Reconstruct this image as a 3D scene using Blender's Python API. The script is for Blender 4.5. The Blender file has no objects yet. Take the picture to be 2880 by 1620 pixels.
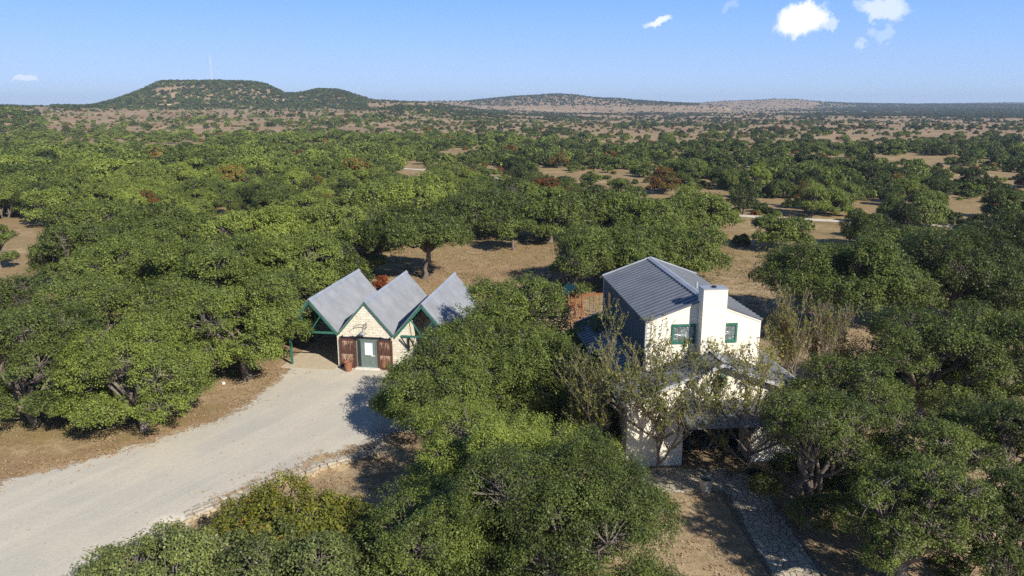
import bpy, bmesh, math, random
import numpy as np
from mathutils import Vector, Matrix

sc = bpy.context.scene
# ------------------------------------------------------------------ camera, world, sun, exposure
H = 19.0
F = 2110.0                      # focal length in pixels of the 2880 wide photograph
PITCH = math.atan((810 - 298) / F)
cam_data = bpy.data.cameras.new("camera")
cam = bpy.data.objects.new("camera", cam_data)
sc.collection.objects.link(cam)
cam.location = (0, 0, H)
cam.rotation_euler = (math.pi / 2 - PITCH, 0, 0)
cam_data.sensor_width = 36.0
cam_data.lens = 36.0 * F / 2880
cam_data.clip_start = 0.5
cam_data.clip_end = 30000
sc.camera = cam

SUN_EL = math.radians(33)
SUN_DIR = Vector((0.62 * math.cos(SUN_EL), -0.785 * math.cos(SUN_EL), math.sin(SUN_EL))).normalized()   # towards the sun
sun_data = bpy.data.lights.new("sun", 'SUN')
sun_data.energy = 4.9
sun_data.angle = math.radians(0.53)
sun_data.color = (1.0, 0.93, 0.82)
sun = bpy.data.objects.new("sun", sun_data)
sc.collection.objects.link(sun)
sun.location = (40, -50, 80)
sun.rotation_euler = SUN_DIR.to_track_quat('Z', 'Y').to_euler()

sc.view_settings.view_transform = 'Standard'
sc.view_settings.look = 'None'
sc.view_settings.gamma = 1.0
sc.view_settings.exposure = 0.48
sc.render.engine = 'CYCLES'
sc.cycles.use_denoising = False
sc.cycles.max_bounces = 6
sc.cycles.diffuse_bounces = 3
sc.cycles.glossy_bounces = 2
sc.cycles.transmission_bounces = 3
sc.cycles.transparent_max_bounces = 8
sc.cycles.volume_bounces = 0
sc.render.film_transparent = False


class NT:
    """tiny node helper"""
    def __init__(s, tree):
        s.t = tree; s.n = tree.nodes; s.l = tree.links

    def new(s, kind, ins=None, **kw):
        nd = s.n.new(kind)
        for k, v in kw.items():
            setattr(nd, k, v)
        for k, v in (ins or {}).items():
            s.set(nd, k, v)
        return nd

    def set(s, nd, k, v):
        sock = nd.inputs[k]
        if isinstance(v, bpy.types.NodeSocket):
            s.l.new(v, sock)
        elif isinstance(v, (tuple, list)):
            v = tuple(v)
            if sock.type == 'RGBA' and len(v) == 3:
                v = v + (1.0,)
            sock.default_value = v
        else:
            sock.default_value = v

    def math(s, op, a, b=0.0, clamp=False):
        return s.new('ShaderNodeMath', {0: a, 1: b}, operation=op, use_clamp=clamp).outputs[0]

    def mix(s, f, a, b, blend='MIX'):
        return s.new('ShaderNodeMix', {0: f, 6: a, 7: b}, data_type='RGBA', blend_type=blend).outputs[2]

    def noise(s, vec, scale, detail=3.0, rough=0.55, dist=0.0):
        return s.new('ShaderNodeTexNoise', {'Vector': vec, 'Scale': scale, 'Detail': detail, 'Roughness': rough, 'Distortion': dist}).outputs[0]

    def ramp(s, f, lo, hi):
        return s.new('ShaderNodeMapRange', {0: f, 1: lo, 2: hi, 3: 0.0, 4: 1.0}, clamp=True).outputs[0]

    def attr(s, name, kind='GEOMETRY'):
        return s.new('ShaderNodeAttribute', attribute_name=name, attribute_type=kind).outputs['Fac']


world = bpy.data.worlds.new("World")
sc.world = world
world.use_nodes = True
world.cycles.sampling_method = 'AUTOMATIC'
w = NT(world.node_tree)
for nd in list(w.n):
    w.n.remove(nd)
sky = w.new('ShaderNodeTexSky', sky_type='NISHITA')
sky.sun_disc = False
sky.sun_elevation = SUN_EL
sky.sun_rotation = math.atan2(SUN_DIR.x, SUN_DIR.y)
sky.altitude = 400
sky.air_density = 1.0
sky.dust_density = 0.0
sky.ozone_density = 3.5
skyn = w.mix(1.0, sky.outputs[0], (1.0, 0.95, 1.25), 'MULTIPLY')
_nv = w.new('ShaderNodeVectorMath', {0: w.new('ShaderNodeTexCoord').outputs['Generated']}, operation='NORMALIZE').outputs[0]
_el = w.new('ShaderNodeSeparateXYZ', {0: _nv}).outputs[2]
skyg = w.mix(w.ramp(_el, 0.0, 0.135), (3.5, 5.1, 7.1), (1.5, 3.5, 8.6))
skyg = w.mix(w.ramp(_el, 0.135, 0.5), skyg, (0.3, 0.72, 1.75))
skyc = w.mix(0.85, skyn, skyg)
# clouds: small cumulus puffs at fixed compass directions of the sky
gen = w.new('ShaderNodeTexCoord').outputs['Generated']


def sky_dir(px, py):
    d = Vector(((px - 1440) / F, -(py - 810) / F, -1.0))
    v = Matrix.Rotation(math.pi / 2 - PITCH, 3, 'X') @ d
    return v.normalized()


def add_cloud(col, px, py, wpx, hpx, dens, tilt=0.0, seed=0.0, ragged=1.0):
    c = sky_dir(px, py)
    right = Vector((c.y, -c.x, 0)).normalized()
    up = right.cross(c).normalized()
    if up.z < 0:
        up = -up
    right, up = right * math.cos(tilt) + up * math.sin(tilt), up * math.cos(tilt) - right * math.sin(tilt)
    nv = w.new('ShaderNodeVectorMath', {0: gen}, operation='NORMALIZE').outputs[0]
    wob = w.new('ShaderNodeTexNoise', {'Vector': nv, 'Scale': 38.0 + seed, 'Detail': 5.0, 'Roughness': 0.6}).outputs[1]
    wob = w.new('ShaderNodeVectorMath', {0: wob, 1: (0.5, 0.5, 0.5)}, operation='SUBTRACT').outputs[0]
    wob = w.new('ShaderNodeVectorMath', {0: wob, 'Scale': 0.045 * ragged}, operation='SCALE').outputs[0]
    q = w.new('ShaderNodeVectorMath', {0: nv, 1: wob}, operation='ADD').outputs[0]
    x = w.new('ShaderNodeVectorMath', {0: q, 1: tuple(right)}, operation='DOT_PRODUCT').outputs['Value']
    y = w.new('ShaderNodeVectorMath', {0: q, 1: tuple(up)}, operation='DOT_PRODUCT').outputs['Value']
    z = w.new('ShaderNodeVectorMath', {0: nv, 1: tuple(c)}, operation='DOT_PRODUCT').outputs['Value']
    x = w.math('SUBTRACT', x, c.dot(right)); y = w.math('SUBTRACT', y, c.dot(up))
    x = w.math('DIVIDE', x, wpx / 2 / F); y = w.math('DIVIDE', y, hpx / 2 / F)
    r2 = w.math('ADD', w.math('MULTIPLY', x, x), w.math('MULTIPLY', y, y))
    m = w.ramp(r2, 1.25, 0.35)
    fine = w.noise(nv, 120.0 + seed * 3, 6.0, 0.62)
    m = w.math('MULTIPLY', m, w.ramp(w.math('ADD', fine, w.math('MULTIPLY', m, 0.45)), 0.42, 0.78))
    m = w.math('MULTIPLY', m, w.math('GREATER_THAN', z, 0.5))
    m = w.math('MULTIPLY', m, dens, clamp=True)
    return w.mix(m, col, (8.6, 8.7, 8.9))


for a in ((2262, 50, 138, 84, 1.0, 0.25, 3.0, 0.9), (2330, 75, 60, 30, .45, 0.5, 9.0, 1.0), (2480, 26, 130, 60, 0.55, -0.15, 5.0, 1.0),
          (1850, 62, 80, 26, .75, 0.35, 7.0, 0.7), (2478, 95, 60, 40, .22, 0.9, 4.0, 1.0), (2420, 120, 34, 20, .3, 0.2, 2.0, 0.8),
          (2050, 18, 60, 34, .15, 0.6, 6.0, 1.0), (72, 222, 64, 15, .5, 0.1, 8.0, 0.5)):
    skyc = add_cloud(skyc, *a)
bg = w.new('ShaderNodeBackground', {'Color': skyc, 'Strength': 0.10})
w.l.new(bg.outputs[0], w.new('ShaderNodeOutputWorld').inputs[0])

# ------------------------------------------------------------------ helpers
C = sc.collection
K = 2880 / 2576.0                # the layout below was measured on a 2576 px wide view


def at(px, py, z=0.0):
    """world point at height z seen at photograph pixel (px, py)"""
    d = Vector(((px - 1440) / F, -(py - 810) / F, -1.0))
    v = Matrix.Rotation(math.pi / 2 - PITCH, 3, 'X') @ d
    t = (z - H) / v.z
    return Vector((v.x * t, v.y * t, z))


def atd(xd, yd, z=0.0):
    return at(xd * K, yd * K, z)


cP, sP = math.cos(PITCH), math.sin(PITCH)


def projd(x, y, z):
    """numpy: world -> pixel of the 2576 wide view, and depth"""
    Z = z - H
    d = y * cP - Z * sP
    u = y * sP + Z * cP
    d_ = np.where(d < 0.1, 0.1, d)
    return (1440 + F * x / d_) / K, (810 - F * u / d_) / K, d


def mesh_np(name, V, faces, nper, mats, mat_idx=None, smooth=False):
    """fast mesh from arrays; faces: flat vertex index list, nper: vertices per face (int or array)"""
    me = bpy.data.meshes.new(name)
    V = np.asarray(V, dtype=np.float32).reshape(-1, 3)
    faces = np.asarray(faces, dtype=np.int32).ravel()
    if np.isscalar(nper):
        nf = len(faces) // nper
        starts = np.arange(nf, dtype=np.int32) * nper
    else:
        nper = np.asarray(nper, dtype=np.int32); nf = len(nper)
        starts = np.concatenate([[0], np.cumsum(nper)[:-1]]).astype(np.int32)
    me.vertices.add(len(V)); me.vertices.foreach_set('co', V.ravel())
    me.loops.add(len(faces)); me.loops.foreach_set('vertex_index', faces)
    me.polygons.add(nf); me.polygons.foreach_set('loop_start', starts)
    if mat_idx is not None:
        me.polygons.foreach_set('material_index', np.asarray(mat_idx, dtype=np.int32))
    me.polygons.foreach_set('use_smooth', np.full(nf, smooth))
    me.update(calc_edges=True)
    for m in mats:
        me.materials.append(m)
    return me


def tag(o, label=None, cat=None, group=None, kind=None):
    if label: o['label'] = label
    if cat: o['category'] = cat
    if group: o['group'] = group
    if kind: o['kind'] = kind
    return o


def link(name, me, parent=None, loc=None):
    o = bpy.data.objects.new(name, me)
    C.objects.link(o)
    if parent is not None: o.parent = parent
    if loc is not None: o.location = loc
    return o


def empty(name, loc, rz=0.0, label=None, cat=None, group=None):
    o = bpy.data.objects.new(name, None)
    C.objects.link(o)
    o.location = loc; o.rotation_euler = (0, 0, rz); o.empty_display_size = 0.3
    return tag(o, label, cat, group)


class MB:
    """collects solid pieces and builds them as one mesh object"""
    def __init__(s):
        s.bm = bmesh.new()

    def poly(s, pts):
        vs = [s.bm.verts.new(p) for p in pts]
        return s.bm.faces.new(vs)

    def box(s, a, b, bevel=0.0):
        x0, y0, z0 = a; x1, y1, z1 = b
        return s.hexa([(x0, y0, z0), (x1, y0, z0), (x1, y1, z0), (x0, y1, z0), (x0, y0, z1), (x1, y0, z1), (x1, y1, z1), (x0, y1, z1)], bevel)

    def hexa(s, p, bevel=0.0):
        v = [s.bm.verts.new(q) for q in p]
        fs = [s.bm.faces.new([v[i] for i in f]) for f in ((3, 2, 1, 0), (4, 5, 6, 7), (0, 1, 5, 4), (1, 2, 6, 5), (2, 3, 7, 6), (3, 0, 4, 7))]
        if bevel > 0:
            es = list({e for f in fs for e in f.edges})
            bmesh.ops.bevel(s.bm, geom=es, offset=bevel, segments=1, affect='EDGES')
        return v

    def beam(s, p, q, w_, h_, up=(0, 0, 1)):
        p, q = Vector(p), Vector(q)
        d = (q - p).normalized()
        sd = d.cross(Vector(up))
        if sd.length < 1e-4: sd = d.cross(Vector((1, 0, 0)))
        sd.normalize(); u = sd.cross(d)
        a = sd * w_ / 2; b = u * h_ / 2
        s.hexa([p - a - b, p + a - b, q + a - b, q - a - b, p - a + b, p + a + b, q + a + b, q - a + b])

    def tube(s, pts, rad, n=8, cap=True):
        pts = [Vector(p) for p in pts]
        if not isinstance(rad, (list, tuple)): rad = [rad] * len(pts)
        rings = []
        ref = Vector((0.3, 0.2, 1)).normalized()
        for i, p in enumerate(pts):
            d = (pts[min(i + 1, len(pts) - 1)] - pts[max(i - 1, 0)]).normalized()
            a = d.cross(ref)
            if a.length < 0.05: a = d.cross(Vector((1, 0, 0)))
            a.normalize(); b = d.cross(a)
            rings.append([s.bm.verts.new(p + (a * math.cos(t) + b * math.sin(t)) * rad[i]) for t in [2 * math.pi * k / n for k in range(n)]])
        for r0, r1 in zip(rings, rings[1:]):
            for k in range(n):
                s.bm.faces.new((r0[k], r0[(k + 1) % n], r1[(k + 1) % n], r1[k]))
        if cap:
            s.bm.faces.new(rings[0][::-1]); s.bm.faces.new(rings[-1])

    def lathe(s, prof, cx=0, cy=0, cz=0, n=28):
        rings = [[s.bm.verts.new((cx + r * math.cos(2 * math.pi * k / n), cy + r * math.sin(2 * math.pi * k / n), cz + z)) for k in range(n)] for r, z in prof]
        for r0, r1 in zip(rings, rings[1:]):
            for k in range(n):
                s.bm.faces.new((r0[k], r0[(k + 1) % n], r1[(k + 1) % n], r1[k]))
        return rings

    def prism(s, poly2, y0, y1, axis='y'):
        """polygon in x,z extruded along y"""
        a = [s.bm.verts.new((x, y0, z)) for x, z in poly2]
        b = [s.bm.verts.new((x, y1, z)) for x, z in poly2]
        n = len(a)
        s.bm.faces.new(a); s.bm.faces.new(b[::-1])
        for k in range(n):
            s.bm.faces.new((a[(k + 1) % n], a[k], b[k], b[(k + 1) % n]))

    def build(s, name, mat, parent=None, loc=None, smooth=False):
        bmesh.ops.recalc_face_normals(s.bm, faces=s.bm.faces)
        me = bpy.data.meshes.new(name)
        s.bm.to_mesh(me); s.bm.free()
        for m in (mat if isinstance(mat, (list, tuple)) else [mat]):
            me.materials.append(m)
        if smooth:
            me.polygons.foreach_set('use_smooth', np.full(len(me.polygons), True))
        return link(name, me, parent, loc)


# ------------------------------------------------------------------ materials
def new_mat(name):
    m = bpy.data.materials.new(name)
    m.use_nodes = True
    n = NT(m.node_tree)
    for nd in list(n.n):
        n.n.remove(nd)
    out = n.new('ShaderNodeOutputMaterial')
    return m, n, out


def simple(name, col, rough=0.6, metal=0.0, nscale=3.0, var=0.15, bump=0.0, bscale=40.0, spec=0.4, coord='Object'):
    m, n, out = new_mat(name)
    tc = n.new('ShaderNodeTexCoord').outputs[coord]
    f = n.noise(tc, nscale, 5.0, 0.6)
    f2 = n.noise(tc, nscale * 9, 3.0, 0.6)
    f = n.math('ADD', n.math('MULTIPLY', f, 0.65), n.math('MULTIPLY', f2, 0.35))
    lo = tuple(c * (1 - var * 1.6) for c in col); hi = tuple(min(1, c * (1 + var * 1.3)) for c in col)
    c = n.mix(n.ramp(f, 0.3, 0.7), lo, hi)
    ins = {'Base Color': c, 'Roughness': rough, 'Metallic': metal, 'Specular IOR Level': spec}
    if bump:
        h = n.noise(tc, bscale, 4.0, 0.6)
        ins['Normal'] = n.new('ShaderNodeBump', {'Height': h, 'Strength': bump, 'Distance': 0.02}).outputs[0]
    b = n.new('ShaderNodeBsdfPrincipled', ins)
    n.l.new(b.outputs[0], out.inputs[0])
    return m


def leaf_mat(name, dark, mid, bright, autumn=(0.30, 0.13, 0.02), transl=0.22, patch=0.55):
    """leaves: hue follows each tree's own tint, patches of new growth and single leaf variation"""
    m, n, out = new_mat(name)
    tint = n.attr('tint', 'INSTANCER')
    aut = n.attr('autumn', 'INSTANCER')
    rnd = n.new('ShaderNodeObjectInfo').outputs['Random']
    geo = n.new('ShaderNodeNewGeometry')
    tc = n.new('ShaderNodeTexCoord').outputs['Object']
    leafv = geo.outputs['Random Per Island']
    pn = n.noise(tc, patch, 2.0, 0.5)
    v = n.math('ADD', n.math('MULTIPLY', n.math('SUBTRACT', pn, 0.5), 1.1), n.math('MULTIPLY', n.math('SUBTRACT', rnd, 0.5), 0.45))
    v = n.math('ADD', v, n.math('MULTIPLY', n.math('SUBTRACT', leafv, 0.5), 0.55))
    v = n.math('ADD', v, tint)
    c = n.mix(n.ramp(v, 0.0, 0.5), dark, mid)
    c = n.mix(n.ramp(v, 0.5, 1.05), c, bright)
    an = n.noise(tc, 1.1, 3.0, 0.6)
    am = n.ramp(n.math('ADD', n.math('ADD', aut, n.math('MULTIPLY', n.math('SUBTRACT', an, 0.5), 1.5)), n.math('MULTIPLY', n.math('SUBTRACT', leafv, 0.5), 0.5)), 0.75, 1.05)
    c = n.mix(am, c, n.mix(n.ramp(n.math('ADD', an, n.math('MULTIPLY', leafv, 0.3)), 0.55, 0.85), autumn, (0.30, 0.055, 0.02)))
    p = n.new('ShaderNodeBsdfPrincipled', {'Base Color': c, 'Roughness': 0.45, 'Specular IOR Level': 0.22})
    t = n.new('ShaderNodeBsdfTranslucent', {'Color': n.mix(0.5, c, n.mix(1.0, c, (1.35, 1.5, 0.5), 'MULTIPLY'))})
    mx = n.new('ShaderNodeMixShader', {0: transl, 1: p.outputs[0], 2: t.outputs[0]})
    n.l.new(mx.outputs[0], out.inputs[0])
    return m


M = {}
M['leaf'] = leaf_mat('oak_leaves', (0.039, 0.053, 0.016), (0.125, 0.163, 0.036), (0.25, 0.305, 0.055))
M['pear_leaf'] = leaf_mat('pear_leaves', (0.10, 0.12, 0.03), (0.23, 0.235, 0.05), (0.40, 0.36, 0.07), autumn=(0.20, 0.07, 0.035), transl=0.4)
M['red_leaf'] = leaf_mat('sumac_leaves', (0.12, 0.06, 0.02), (0.32, 0.08, 0.03), (0.42, 0.17, 0.04), transl=0.4)
M['turn_leaf'] = leaf_mat('turning_leaves', (0.08, 0.10, 0.02), (0.20, 0.205, 0.03), (0.34, 0.33, 0.045), autumn=(0.42, 0.17, 0.025))
M['gray_leaf'] = leaf_mat('gray_green_leaves', (0.075, 0.095, 0.03), (0.19, 0.225, 0.065), (0.33, 0.37, 0.12))
M['bark'] = simple('oak_bark', (0.165, 0.14, 0.115), 0.9, nscale=5, var=0.4, bump=0.8, bscale=18)
M['pale_bark'] = simple('pale_twigs', (0.30, 0.26, 0.21), 0.9, nscale=6, var=0.3)
M['pear_bark'] = simple('pear_bark', (0.20, 0.165, 0.135), 0.85, nscale=6, var=0.3)


def siding_mat(name, col, brick=False):
    m, n, out = new_mat(name)
    tc = n.new('ShaderNodeTexCoord').outputs['Object']
    if brick:
        sep = n.new('ShaderNodeSeparateXYZ', {0: tc})
        xy = n.math('ADD', sep.outputs[0], sep.outputs[1])
        vec = n.new('ShaderNodeCombineXYZ', {0: xy, 1: sep.outputs[2], 2: 0.0}).outputs[0]
        b = n.new('ShaderNodeTexBrick', {'Vector': vec, 'Color1': (1, 1, 1), 'Color2': (0.82, 0.80, 0.76), 'Mortar': (0.62, 0.60, 0.55), 'Scale': 1.0,
                                         'Mortar Size': 0.012, 'Mortar Smooth': 0.4, 'Brick Width': 0.42, 'Row Height': 0.2, 'Bias': -0.3})
        big = n.noise(tc, 1.4, 5.0, 0.65)
        st = n.noise(tc, 5.0, 5.0, 0.7)
        stretch = n.new('ShaderNodeMapping', {'Vector': tc, 'Scale': (1, 1, 2.6)}).outputs[0]
        st2 = n.noise(stretch, 3.2, 6.0, 0.7)
        c = n.mix(1.0, col, b.outputs[0], 'MULTIPLY')
        c = n.mix(n.ramp(st, 0.5, 0.72), c, (0.50, 0.44, 0.27))
        c = n.mix(n.math('MULTIPLY', n.ramp(st2, 0.58, 0.72), 0.6), c, (0.42, 0.35, 0.24))
        c = n.mix(n.math('MULTIPLY', n.ramp(big, 0.55, 0.7), 0.5), c, (0.70, 0.62, 0.40))
        hgt = n.math('ADD', n.math('MULTIPLY', b.outputs['Fac'], -1.0), n.math('MULTIPLY', st, 0.5))
        nm = n.new('ShaderNodeBump', {'Height': hgt, 'Strength': 0.6, 'Distance': 0.02}).outputs[0]
    else:
        f = n.noise(tc, 0.9, 6.0, 0.6)
        c = n.mix(n.math('MULTIPLY', n.ramp(f, 0.45, 0.75), 0.35), col, tuple(k * 0.82 for k in col))
        stretch = n.new('ShaderNodeMapping', {'Vector': tc, 'Scale': (6, 6, 0.6)}).outputs[0]
        c = n.mix(n.math('MULTIPLY', n.ramp(n.noise(stretch, 2.0, 5.0, 0.6), 0.55, 0.8), 0.3), c, tuple(k * 0.7 for k in col))
        sep = n.new('ShaderNodeSeparateXYZ', {0: tc})
        # panel joints
        def joint(sock, period):
            fr = n.math('FRACT', n.math('DIVIDE', sock, period))
            return n.math('LESS_THAN', fr, 0.012 / period * 1.6)
        j = n.math('MAXIMUM', joint(n.math('ADD', sep.outputs[0], 100.0), 1.22), joint(n.math('ADD', sep.outputs[2], 100.0), 0.61))
        c = n.mix(n.math('MULTIPLY', j, 0.35), c, tuple(k * 0.6 for k in col))
        nm = n.new('ShaderNodeBump', {'Height': n.noise(tc, 60.0, 3.0), 'Strength': 0.15, 'Distance': 0.01}).outputs[0]
    b = n.new('ShaderNodeBsdfPrincipled', {'Base Color': c, 'Roughness': 0.85, 'Normal': nm, 'Specular IOR Level': 0.2})
    n.l.new(b.outputs[0], out.inputs[0])
    return m


M['brick'] = siding_mat('painted_block', (0.80, 0.75, 0.62), True)
M['cream'] = siding_mat('cream_siding', (0.83, 0.77, 0.635))


def metal_roof(name, col, metal=0.55, rough=0.42):
    m, n, out = new_mat(name)
    tc = n.new('ShaderNodeTexCoord').outputs['Object']
    f = n.noise(tc, 0.8, 5.0, 0.6)
    sp = n.noise(tc, 14.0, 5.0, 0.65)
    c = n.mix(n.ramp(f, 0.35, 0.7), tuple(k * 0.88 for k in col), tuple(k * 1.08 for k in col))
    c = n.mix(n.math('MULTIPLY', n.ramp(sp, 0.55, 0.75), 0.35), c, tuple(k * 0.7 for k in col))
    r = n.math('ADD', n.math('MULTIPLY', f, 0.25), rough - 0.1)
    b = n.new('ShaderNodeBsdfPrincipled', {'Base Color': c, 'Roughness': r, 'Metallic': metal})
    n.l.new(b.outputs[0], out.inputs[0])
    return m


M['tin'] = metal_roof('corrugated_tin', (0.30, 0.315, 0.335), 0.5, 0.5)
M['slate_metal'] = metal_roof('standing_seam_metal', (0.185, 0.20, 0.225), 0.35, 0.42)
M['cap'] = metal_roof('ridge_flashing', (0.42, 0.45, 0.49), 0.4, 0.5)
M['green'] = simple('green_paint', (0.035, 0.14, 0.10), 0.55, nscale=4, var=0.25)
M['green_door'] = simple('faded_green_door_paint', (0.15, 0.195, 0.18), 0.5, nscale=4, var=0.15)
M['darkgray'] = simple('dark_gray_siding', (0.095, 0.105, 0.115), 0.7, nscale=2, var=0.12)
M['dark'] = simple('dark_planks', (0.035, 0.03, 0.026), 0.8, nscale=4, var=0.3)
M['trimgray'] = simple('gray_trim', (0.40, 0.41, 0.42), 0.7, nscale=3, var=0.1)
M['iron'] = simple('dark_iron', (0.03, 0.03, 0.032), 0.5, 0.6, nscale=8, var=0.2)
M['lampshade'] = simple('gray_lamp_enamel', (0.35, 0.35, 0.36), 0.4, 0.3)
M['terracotta'] = simple('terracotta', (0.26, 0.115, 0.065), 0.8, nscale=5, var=0.3, bump=0.2)
M['creampot'] = simple('cream_glazed_clay', (0.55, 0.49, 0.36), 0.6, nscale=5, var=0.2)
M['soil'] = simple('pot_soil', (0.12, 0.08, 0.05), 0.95, nscale=12, var=0.4, bump=0.5)
M['concrete'] = simple('concrete', (0.50, 0.42, 0.30), 0.9, nscale=2.5, var=0.12, bump=0.15, coord='Object')
M['kerb'] = simple('dark_weathered_kerb_stone', (0.16, 0.14, 0.115), 0.9, nscale=1.7, var=0.35, bump=0.5, bscale=9)
M['stone'] = simple('limestone', (0.38, 0.345, 0.28), 0.9, nscale=1.7, var=0.32, bump=0.5, bscale=9)
M['stone_yellow'] = simple('yellow_limestone', (0.42, 0.35, 0.235), 0.9, nscale=2.5, var=0.3, bump=0.5, bscale=9)
M['whitestone'] = simple('white_limestone', (0.68, 0.65, 0.58), 0.9, nscale=4, var=0.2, bump=0.4, bscale=12)
M['cedar'] = simple('orange_cedar', (0.22, 0.085, 0.03), 0.6, nscale=6, var=0.3)
M['tarp'] = simple('green_tarp', (0.01, 0.055, 0.042), 0.5, nscale=3, var=0.2)
M['rubber'] = simple('black_rubber', (0.02, 0.02, 0.02), 0.6)
M['blind'] = simple('white_blind', (0.70, 0.76, 0.82), 0.5, nscale=2, var=0.04)
M['mast'] = simple('galvanised_mast', (0.6, 0.62, 0.62), 0.5, 0.2)
M['yucca'] = simple('yucca_leaf', (0.05, 0.10, 0.03), 0.5, nscale=4, var=0.4)


def wood_mat():
    m, n, out = new_mat('weathered_barn_wood')
    tc = n.new('ShaderNodeTexCoord').outputs['Object']
    mp = n.new('ShaderNodeMapping', {'Vector': tc, 'Scale': (9, 9, 0.9)}).outputs[0]
    f = n.noise(mp, 2.2, 7.0, 0.72, 0.6)
    sep = n.new('ShaderNodeSeparateXYZ', {0: tc})
    zz = n.math('FRACT', n.math('DIVIDE', sep.outputs[2], 1.12))
    f3 = n.math('ADD', f, n.math('MULTIPLY', n.math('SUBTRACT', zz, 0.5), 0.22))
    c = n.mix(n.ramp(f, 0.35, 0.6), (0.035, 0.018, 0.014), (0.115, 0.05, 0.035))
    c = n.mix(n.ramp(f3, 0.53, 0.63), c, (0.50, 0.34, 0.23))
    b = n.new('ShaderNodeBsdfPrincipled', {'Base Color': c, 'Roughness': 0.85})
    n.l.new(b.outputs[0], out.inputs[0])
    return m


M['barnwood'] = wood_mat()
M['redwood'] = simple('red_brown_frame', (0.10, 0.036, 0.026), 0.8, nscale=7, var=0.4)


def glass_mat(name, col=(0.02, 0.025, 0.03)):
    m, n, out = new_mat(name)
    b = n.new('ShaderNodeBsdfPrincipled', {'Base Color': col, 'Roughness': 0.08, 'Specular IOR Level': 0.6})
    n.l.new(b.outputs[0], out.inputs[0])
    return m


M['glass'] = glass_mat('dark_window_glass')


def foil_mat():
    m, n, out = new_mat('crumpled_foil_behind_glass')
    tc = n.new('ShaderNodeTexCoord').outputs['Object']
    wv = n.new('ShaderNodeTexNoise', {'Vector': tc, 'Scale': 3.0, 'Detail': 2.0}).outputs[1]
    q = n.new('ShaderNodeVectorMath', {0: tc, 1: wv}, operation='ADD').outputs[0]
    v = n.new('ShaderNodeTexVoronoi', {'Vector': q, 'Scale': 3.4}, feature='SMOOTH_F1').outputs[0]
    f = n.noise(q, 5.0, 3.0, 0.6)
    h = n.math('ADD', v, f)
    nm = n.new('ShaderNodeBump', {'Height': h, 'Strength': 0.6, 'Distance': 0.07}).outputs[0]
    b = n.new('ShaderNodeBsdfPrincipled', {'Base Color': (0.30, 0.34, 0.34), 'Metallic': 0.75, 'Roughness': 0.38, 'Normal': nm})
    n.l.new(b.outputs[0], out.inputs[0])
    return m


M['foil'] = foil_mat()


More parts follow.
